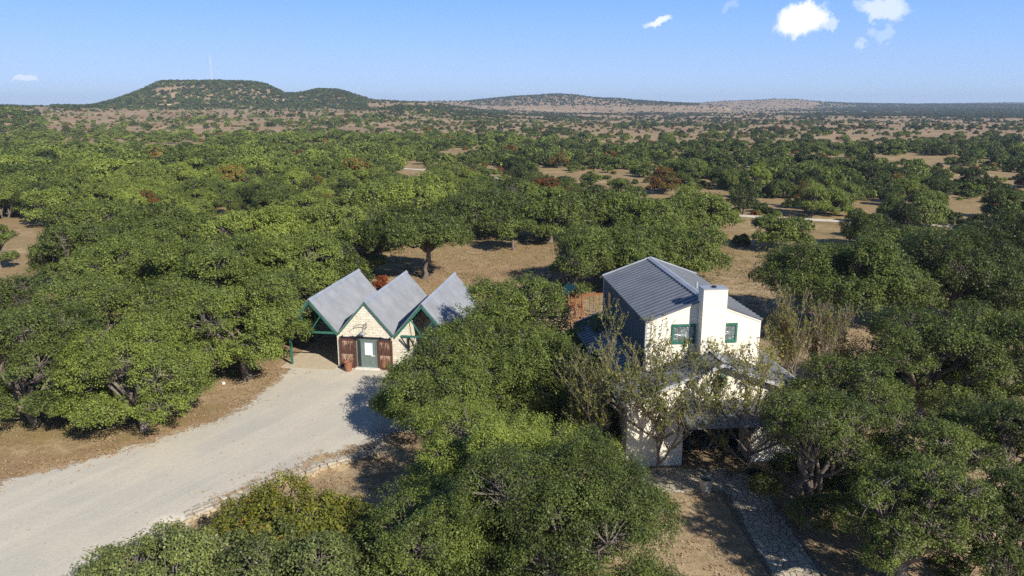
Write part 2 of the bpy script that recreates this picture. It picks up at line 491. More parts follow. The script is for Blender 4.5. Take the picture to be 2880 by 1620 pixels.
def terrain_mat():
    m, n, out = new_mat('rangeland_soil_and_dry_grass')
    pos = n.new('ShaderNodeNewGeometry').outputs['Position']
    a, b_, c_ = n.attr('litter'), n.attr('pale'), n.attr('olive')
    far = n.attr('far')
    n1 = n.noise(pos, 0.035, 5.0, 0.6)
    n2 = n.noise(pos, 0.35, 5.0, 0.65)
    n3 = n.noise(pos, 2.6, 5.0, 0.7)
    n4 = n.noise(pos, 14.0, 4.0, 0.7)
    # dry grass
    c = n.mix(n.ramp(n2, 0.35, 0.65), (0.27, 0.18, 0.10), (0.37, 0.25, 0.135))
    c = n.mix(n.ramp(n1, 0.42, 0.66), c, (0.32, 0.22, 0.11))
    c = n.mix(n.math('MULTIPLY', n.ramp(n3, 0.5, 0.75), 0.55), c, (0.43, 0.32, 0.19))
    # bare limestone soil
    n5 = n.noise(pos, 6.5, 4.0, 0.75)
    c = n.mix(n.math('MULTIPLY', n.ramp(n5, 0.52, 0.68), 0.55), c, (0.16, 0.105, 0.06))
    c = n.mix(n.math('MULTIPLY', n.ramp(n5, 0.48, 0.34), 0.4), c, (0.50, 0.40, 0.26))
    pl = n.ramp(n.math('ADD', n.math('ADD', b_, n.math('MULTIPLY', n3, 0.55)), n.math('MULTIPLY', n2, 0.4)), 0.93, 1.12)
    c = n.mix(n.math('MULTIPLY', pl, 0.75), c, (0.52, 0.43, 0.30))
    # olive grass
    c = n.mix(n.math('MULTIPLY', c_, n.ramp(n.math('ADD', n2, n.math('MULTIPLY', n4, 0.5)), 0.5, 0.85)), c, (0.22, 0.19, 0.065))
    # leaf litter
    lit = n.mix(n.ramp(n.math('ADD', n.math('MULTIPLY', n4, 0.6), n.math('MULTIPLY', n3, 0.4)), 0.38, 0.62), (0.24, 0.17, 0.10), (0.48, 0.37, 0.225))
    c = n.mix(n.ramp(n.math('ADD', a, n.math('MULTIPLY', n.math('SUBTRACT', n2, 0.5), 0.8)), 0.3, 0.7), c, lit)
    # straw, bare and dark weedy patches
    m1 = n.noise(pos, 0.11, 6.0, 0.68); m2 = n.noise(pos, 0.75, 5.0, 0.7)
    pm = n.math('ADD', n.math('MULTIPLY', m1, 0.6), n.math('MULTIPLY', m2, 0.4))
    c = n.mix(n.math('MULTIPLY', n.ramp(pm, 0.53, 0.60), 0.6), c, (0.145, 0.115, 0.055))
    c = n.mix(n.math('MULTIPLY', n.ramp(pm, 0.47, 0.41), 0.55), c, (0.50, 0.39, 0.235))
    # little stones and leaf flecks
    vor = n.new('ShaderNodeTexVoronoi', {'Vector': pos, 'Scale': 3.2, 'Randomness': 1.0})
    fl = n.math('LESS_THAN', n.math('ADD', vor.outputs['Distance'], n.math('MULTIPLY', n4, 0.3)), 0.22)
    fl = n.math('MULTIPLY', fl, n.math('SUBTRACT', 1.0, far))
    c = n.mix(n.math('MULTIPLY', fl, n.ramp(n3, 0.4, 0.7)), c, (0.50, 0.42, 0.30))
    v2 = n.new('ShaderNodeTexVoronoi', {'Vector': pos, 'Scale': 9.0, 'Randomness': 1.0})
    dk = n.math('MULTIPLY', n.math('LESS_THAN', v2.outputs['Distance'], 0.24), n.math('SUBTRACT', 1.0, far))
    c = n.mix(n.math('MULTIPLY', dk, 0.5), c, (0.11, 0.06, 0.03))
    # far slopes: rosy brown soil with ledges of pale rock and low scrub
    f1 = n.noise(pos, 0.012, 5.0, 0.6); f2 = n.noise(pos, 0.09, 6.0, 0.7)
    fc = n.mix(n.ramp(f1, 0.4, 0.62), (0.29, 0.20, 0.12), (0.37, 0.27, 0.16))
    fc = n.mix(n.math('MULTIPLY', n.ramp(f2, 0.5, 0.66), 0.5), fc, (0.12, 0.105, 0.045))
    fc = n.mix(n.ramp(n.math('ADD', f2, n.math('MULTIPLY', b_, 0.5)), 0.72, 0.85), fc, (0.62, 0.50, 0.34))
    c = n.mix(far, c, fc)
    hgt = n.math('ADD', n.math('MULTIPLY', n3, 0.6), n.math('MULTIPLY', n4, 0.4))
    nm = n.new('ShaderNodeBump', {'Height': hgt, 'Strength': 0.7, 'Distance': 0.12}).outputs[0]
    b = n.new('ShaderNodeBsdfPrincipled', {'Base Color': c, 'Roughness': 0.95, 'Specular IOR Level': 0.1, 'Normal': nm})
    n.l.new(b.outputs[0], out.inputs[0])
    return m


M['terrain'] = terrain_mat()


def gravel_mat():
    m, n, out = new_mat('crushed_limestone_gravel')
    pos = n.new('ShaderNodeNewGeometry').outputs['Position']
    e = n.attr('edge')
    n1 = n.noise(pos, 0.22, 4.0, 0.6); n3 = n.noise(pos, 3.0, 5.0, 0.7); n4 = n.noise(pos, 22.0, 3.0, 0.7)
    # wheel tracks follow the drive
    mp = n.new('ShaderNodeMapping', {'Vector': pos, 'Rotation': (0, 0, math.radians(-61))}).outputs[0]
    mp = n.new('ShaderNodeMapping', {'Vector': mp, 'Scale': (0.045, 0.85, 1.0)}).outputs[0]
    tr = n.noise(mp, 1.0, 4.0, 0.6)
    c = n.mix(n.ramp(n1, 0.35, 0.65), (0.46, 0.44, 0.385), (0.565, 0.52, 0.415))
    c = n.mix(n.math('MULTIPLY', n.ramp(tr, 0.45, 0.62), 0.5), c, (0.63, 0.58, 0.47))
    c = n.mix(n.math('MULTIPLY', n.ramp(n4, 0.48, 0.62), 0.5), c, (0.40, 0.37, 0.31))
    n6 = n.noise(pos, 7.0, 5.0, 0.8)
    c = n.mix(n.math('MULTIPLY', n.ramp(n6, 0.50, 0.66), 0.35), c, (0.37, 0.33, 0.27))
    c = n.mix(n.math('MULTIPLY', n.ramp(n6, 0.46, 0.34), 0.3), c, (0.64, 0.59, 0.49))
    v = n.new('ShaderNodeTexVoronoi', {'Vector': pos, 'Scale': 11.0})
    c = n.mix(n.math('MULTIPLY', n.math('LESS_THAN', v.outputs['Distance'], 0.22), 0.6), c, (0.60, 0.57, 0.50))
    v2 = n.new('ShaderNodeTexVoronoi', {'Vector': pos, 'Scale': 1.3})
    tw = n.math('MULTIPLY', n.math('LESS_THAN', n.math('ADD', v2.outputs['Distance'], n.math('MULTIPLY', n3, 0.5)), 0.30), 1.0)
    c = n.mix(n.math('MULTIPLY', tw, 0.6), c, (0.24, 0.17, 0.10))
    al = n.ramp(n.math('ADD', e, n.math('ADD', n.math('MULTIPLY', n.math('SUBTRACT', n3, 0.5), 2.2), n.math('MULTIPLY', n.math('SUBTRACT', n.noise(pos, 0.8, 3.0), 0.5), 2.4))), -0.08, 0.12)
    nm = n.new('ShaderNodeBump', {'Height': n.math('ADD', n4, n3), 'Strength': 0.35, 'Distance': 0.03}).outputs[0]
    b = n.new('ShaderNodeBsdfPrincipled', {'Base Color': c, 'Roughness': 0.95, 'Specular IOR Level': 0.15, 'Normal': nm, 'Alpha': al})
    n.l.new(b.outputs[0], out.inputs[0])
    return m


M['gravel'] = gravel_mat()


def flag_mat():
    m, n, out = new_mat('flagstones')
    pos = n.new('ShaderNodeNewGeometry').outputs['Position']
    e = n.attr('edge')
    wb = n.new('ShaderNodeTexNoise', {'Vector': pos, 'Scale': 1.6, 'Detail': 3.0}).outputs[1]
    wb = n.new('ShaderNodeVectorMath', {0: wb, 'Scale': 0.30}, operation='SCALE').outputs[0]
    q = n.new('ShaderNodeVectorMath', {0: pos, 1: wb}, operation='ADD').outputs[0]
    v = n.new('ShaderNodeTexVoronoi', {'Vector': q, 'Scale': 2.9, 'Randomness': 0.9}, feature='DISTANCE_TO_EDGE', voronoi_dimensions='2D').outputs['Distance']
    v1 = n.new('ShaderNodeTexVoronoi', {'Vector': q, 'Scale': 2.9, 'Randomness': 0.9}, voronoi_dimensions='2D').outputs['Color']
    sepc = n.new('ShaderNodeSeparateColor', {0: v1}).outputs[0]
    n3 = n.noise(pos, 5.0, 6.0, 0.65)
    c = n.mix(sepc, (0.44, 0.39, 0.28), (0.62, 0.55, 0.42))
    c = n.mix(n.math('MULTIPLY', n.ramp(n3, 0.45, 0.7), 0.55), c, (0.23, 0.19, 0.14))
    c = n.mix(n.ramp(v, 0.055, 0.02), c, (0.10, 0.08, 0.055))
    al = n.ramp(n.math('ADD', e, n.math('MULTIPLY', n.math('SUBTRACT', n.noise(pos, 1.7, 3.0), 0.5), 0.8)), -0.05, 0.05)
    h = n.math('ADD', n.math('MULTIPLY', n.ramp(v, 0.0, 0.07), 1.0), n.math('MULTIPLY', n3, 0.4))
    nm = n.new('ShaderNodeBump', {'Height': h, 'Strength': 0.8, 'Distance': 0.05}).outputs[0]
    b = n.new('ShaderNodeBsdfPrincipled', {'Base Color': c, 'Roughness': 0.9, 'Specular IOR Level': 0.2, 'Normal': nm, 'Alpha': al})
    n.l.new(b.outputs[0], out.inputs[0])
    return m


M['flag'] = flag_mat()


def road_mat():
    m, n, out = new_mat('pale_caliche')
    pos = n.new('ShaderNodeNewGeometry').outputs['Position']
    n3 = n.noise(pos, 0.6, 5.0, 0.7)
    e = n.attr('edge')
    c = n.mix(n.ramp(n3, 0.35, 0.7), (0.50, 0.45, 0.36), (0.68, 0.62, 0.52))
    al = n.ramp(n.math('ADD', e, n.math('MULTIPLY', n.math('SUBTRACT', n3, 0.5), 1.6)), -0.1, 0.25)
    b = n.new('ShaderNodeBsdfPrincipled', {'Base Color': c, 'Roughness': 0.95, 'Alpha': al})
    n.l.new(b.outputs[0], out.inputs[0])
    return m


M['road'] = road_mat()

# ------------------------------------------------------------------ terrain
rng = np.random.default_rng(7)


def sstep(a, b, x):
    t = np.clip((x - a) / (b - a), 0, 1)
    return t * t * (3 - 2 * t)


_perm = rng.random((64, 64))


def vnoise(x, y, s):
    """smooth value noise, numpy"""
    x = np.asarray(x) / s + 1000; y = np.asarray(y) / s + 1000
    xi = np.floor(x).astype(int); yi = np.floor(y).astype(int)
    fx = x - xi; fy = y - yi
    fx = fx * fx * (3 - 2 * fx); fy = fy * fy * (3 - 2 * fy)
    g = lambda i, j: _perm[i % 64, j % 64]
    return (g(xi, yi) * (1 - fx) + g(xi + 1, yi) * fx) * (1 - fy) + (g(xi, yi + 1) * (1 - fx) + g(xi + 1, yi + 1) * fx) * fy


# crest lines: (distance, foot distance, fade distance behind, [(x, y) on the 2576 px view])
HILLS = [
    (1500, 1180, 600, [(100, 275), (230, 268), (290, 255), (340, 240), (380, 226), (413, 213), (500, 212), (560, 211), (640, 213), (668, 217), (690, 226), (720, 240), (745, 239), (775, 234), (800, 228), (850, 229), (880, 237), (905, 245), (935, 252), (1000, 257), (1100, 262), (1200, 275)]),
    (2600, 1900, 700, [(860, 270), (920, 256), (1000, 256), (1180, 255), (1240, 249), (1290, 244), (1400, 238), (1440, 240), (1480, 246), (1560, 250), (1650, 257), (1750, 262), (1830, 268)]),
    (3700, 2900, 900, [(1600, 268), (1700, 263), (1760, 259), (1820, 255), (1900, 253), (1960, 250), (2010, 252), (2060, 257), (2150, 261), (2300, 263), (2700, 264)]),
    (5600, 4300, 2500, [(2100, 266), (2260, 263), (2420, 262), (2500, 261), (2700, 260)]),
    (2700, 2000, 900, [(-300, 262), (0, 264), (60, 266), (130, 268), (250, 275)]),
    (800, 640, 250, [(-300, 262), (-60, 270), (0, 276), (50, 283), (100, 298), (150, 312)]),
    (1150, 900, 200, [(880, 300), (940, 276), (1000, 268), (1060, 270), (1120, 276), (1180, 288), (1230, 302)]),
]


def base_h(x, y):
    r = np.hypot(x, y)
    u = (1440 + 2171 * x / np.maximum(y, 1.0)) / K
    left = sstep(1500, 900, u)
    h = left * 17.0 * sstep(420, 1400, r)
    h = h + (1 - left) * 10.0 * sstep(1200, 3200, r)
    h = h + 3.2 * (vnoise(x, y, 170) - 0.5) * sstep(260, 700, r)
    h = h + 1.0 * (vnoise(x, y, 37) - 0.5) * sstep(160, 400, r)
    return h, u, r


def terrain_h(x, y):
    x = np.asarray(x, dtype=float); y = np.asarray(y, dtype=float)
    h, u, r = base_h(x, y)
    for rc, rf, fade, pts in HILLS:
        px = np.array([p[0] for p in pts], float); py = np.array([p[1] for p in pts], float)
        yy = np.interp(u, px, py, left=400, right=400)
        el = (298 / K - yy) / (2171 / K)          # elevation above the horizon, rad
        crest = H + el * rc
        crest = crest + (vnoise(x, y, 60) - 0.5) * 2.0
        b = np.where(r < rc, sstep(rf, rc, r) ** 0.85, 1 - sstep(rc + fade * 0.15, rc + fade, r))
        d = np.maximum(crest - h, 0)
        ok = (y > 50)
        h = h + np.where(ok, d * b, 0)
    # the yard below the stone edging lies a little lower
    sd = side_of_wall(x, y)
    h = h - 0.30 * sstep(0.0, 0.35, sd) * (1 - sstep(1.0, 7.0, sd)) * wall_span(x, y)
    return h


WALL = [at(520, 1455), at(640, 1408), at(760, 1360), at(870, 1322), at(960, 1293), at(1080, 1262)]
_wp = np.array([(p.x, p.y) for p in WALL])


def _wall_y(x):
    return np.interp(x, _wp[:, 0], _wp[:, 1])


def side_of_wall(x, y):
    return (_wall_y(x) - y) * 0.75


def wall_span(x, y):
    return sstep(_wp[0, 0] - 1.5, _wp[0, 0], x) * (1 - sstep(_wp[-1, 0], _wp[-1, 0] + 2.0, x))


def inside(px, py, poly):
    px = np.asarray(px); py = np.asarray(py)
    c = np.zeros(px.shape, bool)
    n = len(poly)
    for i in range(n):
        x1, y1 = poly[i]; x2, y2 = poly[(i + 1) % n]
        if y1 == y2: continue
        cr = ((y1 > py) != (y2 > py)) & (px < (x2 - x1) * (py - y1) / (y2 - y1) + x1)
        c ^= cr
    return c


def poly_dist(px, py, poly):
    """signed distance, positive inside"""
    best = np.full(np.shape(px), 1e9)
    n = len(poly)
    for i in range(n):
        x1, y1 = poly[i]; x2, y2 = poly[(i + 1) % n]
        dx, dy = x2 - x1, y2 - y1
        t = np.clip(((px - x1) * dx + (py - y1) * dy) / (dx * dx + dy * dy + 1e-9), 0, 1)
        best = np.minimum(best, np.hypot(px - x1 - t * dx, py - y1 - t * dy))
    return np.where(inside(px, py, poly), best, -best)


def world_poly(pts):
    return [(p.x, p.y) for p in (atd(x, y) for x, y in pts)]


# open ground between the trees (view pixels on the ground)
CLEAR = [
    [(880, 600), (1130, 590), (1240, 600), (1400, 592), (1420, 720), (1200, 760), (930, 740), (890, 660)],
    [(1800, 545), (2030, 550), (2060, 600), (2000, 700), (1960, 800), (1850, 790), (1800, 640)],
    [(20, 555), (110, 560), (140, 645), (20, 645)],
    [(1840, 415), (1905, 420), (1975, 480), (1990, 500), (1860, 445)],
    [(2040, 372), (2210, 372), (2210, 381), (2040, 381)],
    [(2200, 425), (2310, 425), (2300, 440), (2200, 445)],
    [(1015, 412), (1250, 420), (1320, 440), (1310, 456), (1190, 448), (1015, 432)],
    [(1630, 455), (1700, 455), (1690, 475), (1640, 475)],
    [(2330, 440), (2450, 415), (2576, 430), (2576, 470), (2380, 470)],
    [(2420, 500), (2576, 505), (2576, 545), (2450, 545)],
]
DRIVE = world_poly([(-260, 1330), (0, 1222), (53, 1198), (159, 1176), (221, 1158), (292, 1138), (380, 1112), (478, 1078), (566, 1052), (619, 1021), (672, 981), (722, 930), (745, 915), (850, 922), (955, 926), (1060, 950),
                    (1100, 1020), (1060, 1072), (1000, 1092), (900, 1126), (780, 1157), (700, 1188), (600, 1233), (500, 1284), (430, 1332), (350, 1410), (290, 1500), (230, 1650), (-700, 1900)])

th_in = np.radians(np.arange(-46, 46.01, 0.25))
th_out = np.radians(np.concatenate([np.arange(48, 312, 4.0)]))
ths = np.concatenate([th_in, th_out])
rs = [0.0]
r = 3.0
while r < 9000:
    rs.append(r)
    r *= 1.011 if r > 22 else 1.06
rs = np.array(rs[1:] + [9000.0])
RR, TT = np.meshgrid(rs, ths, indexing='ij')
GX, GY = RR * np.sin(TT), RR * np.cos(TT)
GZ = terrain_h(GX, GY)
nr, nt = GX.shape
V = np.stack([GX, GY, GZ], -1).reshape(-1, 3)
V = np.vstack([V, [[0, 0, 0]]])
i = np.arange(nr - 1)[:, None]; j = np.arange(nt)[None, :]
j2 = (j + 1) % nt
q = np.stack([i * nt + j, i * nt + j2, (i + 1) * nt + j2, (i + 1) * nt + j], -1)[..., ::-1].reshape(-1)
fan = np.stack([np.full(nt, len(V) - 1), (np.arange(nt) + 1) % nt, np.arange(nt)], -1)[:, ::-1].reshape(-1)
nper = np.concatenate([np.full((nr - 1) * nt, 4), np.full(nt, 3)])
me = mesh_np('ground', V, np.concatenate([q, fan]), nper, [M['terrain']], smooth=True)
xd, yd, dep = projd(V[:, 0], V[:, 1], V[:, 2])
rad = np.hypot(V[:, 0], V[:, 1])


def set_attr(me, name, arr):
    a = me.attributes.new(name, 'FLOAT', 'POINT')
    a.data.foreach_set('value', np.asarray(arr, dtype=np.float32))


front = V[:, 1] > 5
lit = np.zeros(len(V))
lit = np.maximum(lit, front * sstep(1500, 1620, xd) * sstep(640, 720, yd))          # yard under the oaks on the right
lit = np.maximum(lit, front * sstep(900, 1000, xd) * sstep(700, 800, yd) * 0.9)
lit = np.maximum(lit, front * (sstep(740, 560, np.abs(xd - 100) * 0.9 + 40) * sstep(1060, 1020, yd) * sstep(700, 800, yd)) * 0.5)
lit = np.maximum(lit, np.where(side_of_wall(V[:, 0], V[:, 1]) > 0.3, 0.95, 0) * (rad < 60) * (V[:, 0] > -14))
lit = np.maximum(lit, (rad < 22) * 0.9)
dd = poly_dist(V[:, 0], V[:, 1], DRIVE)
pale = np.maximum(0, 0.55 * sstep(-2.2, 0.2, dd)) * (rad < 70)
pale = np.maximum(pale, front * 0.24 * sstep(640, 620, yd) * (yd > 560) * 1.0)
pale = np.maximum(pale, 0.42 * inside(xd, yd, [(20, 590), (120, 600), (140, 640), (20, 645)]))
pale = np.maximum(pale, 0.20 * inside(xd, yd, [(900, 640), (1400, 640), (1400, 720), (900, 720)]))
pale = np.maximum(pale, 0.20 * inside(xd, yd, [(1810, 640), (1990, 640), (1990, 780), (1810, 780)]))
for bx0, bx1, by0, by1 in ((680, 930, 364, 380), (390, 480, 261, 266.5), (680, 740, 249, 254), (2040, 2200, 373, 381), (1190, 1500, 268, 290), (1700, 2100, 266, 280)):
    pale = np.maximum(pale, (0.7 if by1 < 268 else 0.36) * front * (xd > bx0) * (xd < bx1) * (yd > by0) * (yd < by1) * (rad > 200))
olive = front * (xd < 620) * sstep(1000, 1040, yd) * (dd < -1.0) * 0.8 * sstep(1200, 1050, yd)
olive = np.maximum(olive, 0.35 * front * (rad > 90) * (rad < 500))
set_attr(me, 'litter', lit * (1 - olive)); set_attr(me, 'pale', pale); set_attr(me, 'olive', olive)
set_attr(me, 'far', sstep(260, 620, rad))
ground = tag(link('ground', me), 'tan and brown rangeland of dry grass, leaf litter and bare limestone soil', 'ground', kind='structure')


def sheet(name, poly, lift, res, mat, label, cat, margin=1.2):
    xs = [p[0] for p in poly]; ys = [p[1] for p in poly]
    gx = np.arange(min(xs) - margin, max(xs) + margin, res); gy = np.arange(min(ys) - margin, max(ys) + margin, res)
    X, Y = np.meshgrid(gx, gy, indexing='ij')
    D = poly_dist(X, Y, poly)
    Z = terrain_h(X, Y) + lift
    nx, ny = X.shape
    keep = D > -margin
    kc = keep[:-1, :-1] & keep[1:, :-1] & keep[1:, 1:] & keep[:-1, 1:]
    ii, jj = np.nonzero(kc)
    q = np.stack([ii * ny + jj, (ii + 1) * ny + jj, (ii + 1) * ny + jj + 1, ii * ny + jj + 1], -1)
    used = np.unique(q); remap = np.full(nx * ny, -1); remap[used] = np.arange(len(used))
    P = np.stack([X, Y, Z], -1).reshape(-1, 3)[used]
    me = mesh_np(name, P, remap[q.reshape(-1)], 4, [mat], smooth=True)
    set_attr(me, 'edge', D.reshape(-1)[used])
    return tag(link(name, me), label, cat, kind='structure')


sheet('driveway', [p for p in DRIVE], 0.03, 0.3, M['gravel'], 'pale gray gravel driveway sweeping from the lower left up to the garage', 'driveway')
PATH = world_poly([(1818, 1195), (1895, 1195), (1960, 1290), (2035, 1400), (2115, 1530), (2025, 1560), (1945, 1449), (1880, 1340), (1838, 1250)])
sheet('flagstone_path', PATH, 0.034, 0.2, M['flag'], 'cracked flagstone path leading up to the house', 'path', 0.3)
PATIO = world_poly([(1540, 1178), (1830, 1180), (1835, 1236), (1700, 1240), (1580, 1236), (1540, 1210)])
sheet('patio_paving', PATIO, 0.026, 0.25, M['flag'], 'flagstone patio strip along the front of the house', 'patio', 0.3)


def ribbon(name, pts, width, lift, mat, label, cat):
    P = [atd(x, y) for x, y in pts]
    L = []
    for a, b in zip(P, P[1:]):
        n = max(2, int((b - a).length / 3))
        L += [a.lerp(b, k / n) for k in range(n)]
    L.append(P[-1])
    poly_l, poly_r = [], []
    V, E, Fc = [], [], []
    for k, p in enumerate(L):
        d = (L[min(k + 1, len(L) - 1)] - L[max(k - 1, 0)]).normalized(); nrm = Vector((-d.y, d.x, 0))
        for s_ in (-1, -0.5, 0, 0.5, 1):
            q = p + nrm * width / 2 * s_
            V.append((q.x, q.y, float(terrain_h(q.x, q.y)) + lift)); E.append((1 - abs(s_)) * width / 2)
        if k:
            for s_ in range(4):
                a = (k - 1) * 5 + s_
                Fc += [a, a + 1, a + 6, a + 5]
    me = mesh_np(name, V, Fc, 4, [mat], smooth=True)
    set_attr(me, 'edge', E)
    return tag(link(name, me), label, cat, kind='structure')


ribbon('ranch_road', [(985, 422), (1080, 429), (1200, 443), (1420, 474), (1640, 512), (1860, 543), (1990, 551), (2120, 557), (2300, 565), (2480, 572), (2700, 585)], 3.2, 0.05, M['road'],
       'narrow pale caliche road crossing the woods behind the buildings', 'road')

# ------------------------------------------------------------------ trees
def tubes_np(paths, sides=5):
    """paths: list of (points (n,3), radii (n)) -> verts, quads"""
    VV, FF, off = [], [], 0
    ang = np.arange(sides) * 2 * np.pi / sides
    for P, R in paths:
        P = np.asarray(P, float); R = np.asarray(R, float)
        n = len(P)
        D = np.gradient(P, axis=0); D /= np.linalg.norm(D, axis=1)[:, None] + 1e-9
        ref = np.tile(np.array([0.31, 0.17, 0.93]), (n, 1))
        A = np.cross(D, ref); A /= np.linalg.norm(A, axis=1)[:, None] + 1e-9
        B = np.cross(D, A)
        ring = P[:, None] + R[:, None, None] * (A[:, None] * np.cos(ang)[None, :, None] + B[:, None] * np.sin(ang)[None, :, None])
        VV.append(ring.reshape(-1, 3))
        i = np.arange(n - 1)[:, None]; j = np.arange(sides)[None]
        j2 = (j + 1) % sides
        FF.append((off + np.stack([i * sides + j, i * sides + j2, (i + 1) * sides + j2, (i + 1) * sides + j], -1)).reshape(-1))
        off += n * sides
    return np.vstack(VV), np.concatenate(FF)


def curve_pts(g, a, b, n, wob, sag=0.0):
    a, b = np.asarray(a, float), np.asarray(b, float)
    t = np.linspace(0, 1, n)[:, None]
    L = np.linalg.norm(b - a)
    P = a + (b - a) * t
    P[1:-1] += g.normal(0, wob * L, (n - 2, 3))
    P[:, 2] += sag * L * np.sin(t[:, 0] * np.pi)
    return P


def leaves_np(g, centers, radii, n_per, size, aspect=0.6, quad=True, flat=0.75, outward=None, spread=0.55):
    """leaf faces scattered through clumps; each leans outward from its clump"""
    N = len(centers) * n_per
    c = np.repeat(centers, n_per, axis=0); r = np.repeat(radii, n_per)
    d = g.normal(0, 1, (N, 3)); d /= np.linalg.norm(d, axis=1)[:, None]
    rr = g.random(N) ** 0.42
    P = c + d * (rr * r)[:, None] * np.array([1, 1, flat])
    nrm = d * 0.8 + np.array([0, 0, 0.55]) + g.normal(0, spread, (N, 3))
    if outward is not None:
        nrm += np.repeat(outward, n_per, axis=0) * 0.5
    nrm /= np.linalg.norm(nrm, axis=1)[:, None]
    t = np.cross(nrm, g.normal(0, 1, (N, 3))); t /= np.linalg.norm(t, axis=1)[:, None] + 1e-9
    b = np.cross(nrm, t)
    s = size * (0.65 + 0.7 * g.random(N))[:, None]
    if quad:
        V = np.stack([P - t * s * .5, P + b * s * aspect * .5, P + t * s * .5, P - b * s * aspect * .5], 1).reshape(-1, 3)
        return V, np.arange(N * 4), 4
    V = np.stack([P - t * s * .5 - b * s * aspect * .4, P + t * s * .5 - b * s * aspect * .25, P + b * s * aspect * .7], 1).reshape(-1, 3)
    return V, np.arange(N * 3), 3


def oak(seed, R, Ht, leaf, lai=2.6, nl=11, clear=0.17, trunks=1, quad=True, lean=(0, 0), gap=0.22, trunk_r=None, twigs=0.9, aspect=0.6, rc=0.088):
    """returns (crown mesh data, trunk mesh data) arrays; crown of lobes carried by a branching trunk"""
    g = np.random.default_rng(seed)
    zb = Ht * clear                                  # underside of the crown
    Hc = Ht - zb
    lobes, lr = [], []
    for k in range(nl):
        a = k * 2.39996 + g.normal(0, 0.25)
        rr = R * (0.12 + 0.60 * math.sqrt((k + 0.5) / nl)) * g.uniform(0.8, 1.25)
        rl = R * g.uniform(0.22, 0.42)
        top = 1 - (rr / R) ** 2 * 0.75
        z = zb + Hc * (0.18 + 0.62 * top) - rl * 0.35 + g.normal(0, 0.075) * Ht
        lobes.append((rr * math.cos(a), rr * math.sin(a), max(z, zb + 0.1))); lr.append(rl)
    for k in range(int(nl * 0.75)):                  # skirt of lower lobes
        a = k * 2.39996 + 1.1 + g.normal(0, 0.3)
        rr = R * g.uniform(0.62, 0.80)
        rl = R * g.uniform(0.22, 0.34)
        lobes.append((rr * math.cos(a), rr * math.sin(a), zb + rl * g.uniform(0.45, 1.1))); lr.append(rl)
    lobes = np.array(lobes); lr = np.array(lr)
    rcl = R * rc
    per = int(max(6, 2.5 * 2 * math.pi * (R * 0.33) ** 2 / (math.pi * (rcl * 0.75) ** 2)))
    cc = []
    for c, rl in zip(lobes, lr):
        d = g.normal(0, 1, (per, 3)); d[:, 2] = np.abs(d[:, 2]) * 1.0 - 0.28
        d /= np.linalg.norm(d, axis=1)[:, None]
        f = g.uniform(0.78, 1.08, per); f = np.where(g.random(per) < 0.12, g.uniform(1.05, 1.32, per), f)
        cc.append(c + d * (rl * f)[:, None] * np.array([1, 1, 0.78]))
    cc = np.vstack(cc)
    # drop clumps buried inside other lobes, and a few at random for gaps
    dm = np.linalg.norm((cc[:, None] - lobes[None]) / np.array([1, 1, 0.8]), axis=2) / lr[None]
    keep = (dm.min(1) > 0.62) & (g.random(len(cc)) > gap) & (cc[:, 2] > zb * 0.75)
    cc = cc[keep]
    rad = rcl * g.uniform(0.7, 1.35, len(cc))
    surf = 2 * math.pi * R * R * 1.15 + 0.5 * math.pi * R * R
    larea = leaf * leaf * aspect * (0.5 if quad else 0.45)
    n_per = max(3, int(lai * surf / larea / len(cc)))
    ctr = np.array([0, 0, zb + Hc * 0.2])
    ow = cc - ctr; ow /= np.linalg.norm(ow, axis=1)[:, None]
    LV, LF, ln = leaves_np(g, cc, rad, n_per, leaf, aspect, quad, outward=ow)
    # trunk and limbs
    tr = trunk_r or (0.055 * R + 0.06)
    paths = []
    forks = []
    for k in range(trunks):
        a = g.uniform(0, 6.28); off = 0.0 if trunks == 1 else tr * 1.3
        b0 = np.array([off * math.cos(a + k * 2.5), off * math.sin(a + k * 2.5), -0.25])
        fk = np.array([lean[0] + (0 if trunks == 1 else R * 0.22 * math.cos(a + k * 2.5)), lean[1] + (0 if trunks == 1 else R * 0.22 * math.sin(a + k * 2.5)), zb * g.uniform(0.75, 1.0)])
        P = curve_pts(g, b0, fk, 5, 0.04)
        rr = np.linspace(tr * 1.25, tr * 0.8, 5) / math.sqrt(trunks); rr[0] *= 1.25
        paths.append((P, rr)); forks.append(fk)
    twp = []
    for c, rl in zip(lobes, lr):
        fk = forks[int(np.argmin([np.linalg.norm(c[:2] - f[:2]) for f in forks]))]
        P = curve_pts(g, fk, c, 6, 0.045, sag=0.06)
        rr = np.linspace(tr * 0.62, tr * 0.16, 6) / math.sqrt(trunks) ** 0.5
        paths.append((P, rr))
        near = np.argsort(np.linalg.norm(cc - c, axis=1))[: int(per * twigs)]
        for m_ in near[:: max(1, int(len(near) / 34))]:
            st = P[g.integers(3, 6)]
            Q = curve_pts(g, st, cc[m_] + g.normal(0, rcl * 0.3, 3), 4, 0.06)
            twp.append((Q, np.linspace(tr * 0.12, 0.012 + leaf * 0.03, 4)))
    TV, TF = tubes_np(paths, 7)
    if twp:
        V2, F2 = tubes_np(twp, 4)
        TF = np.concatenate([TF, F2 + len(TV)]); TV = np.vstack([TV, V2])
    return (LV, LF, ln), (TV, TF)


def oak_objects(name, data, leafmat, loc, rz=0.0, tint=0.5, autumn=0.0, label=None, cat='tree', group=None, bark='bark'):
    (LV, LF, ln), (TV, TF) = data
    root = empty(name, loc, rz, label, cat, group)
    t = link('trunk', mesh_np('trunk', TV, TF, 4, [M[bark]], smooth=True), root)
    c = link('crown', mesh_np('crown', LV, LF, ln, [leafmat]), root)
    c['tint'] = float(tint); c['autumn'] = float(autumn)
    return root, t, c


placed = []      # (x, y, R) of every tree, to keep others out


def ground_z(x, y):
    return float(terrain_h(x, y))


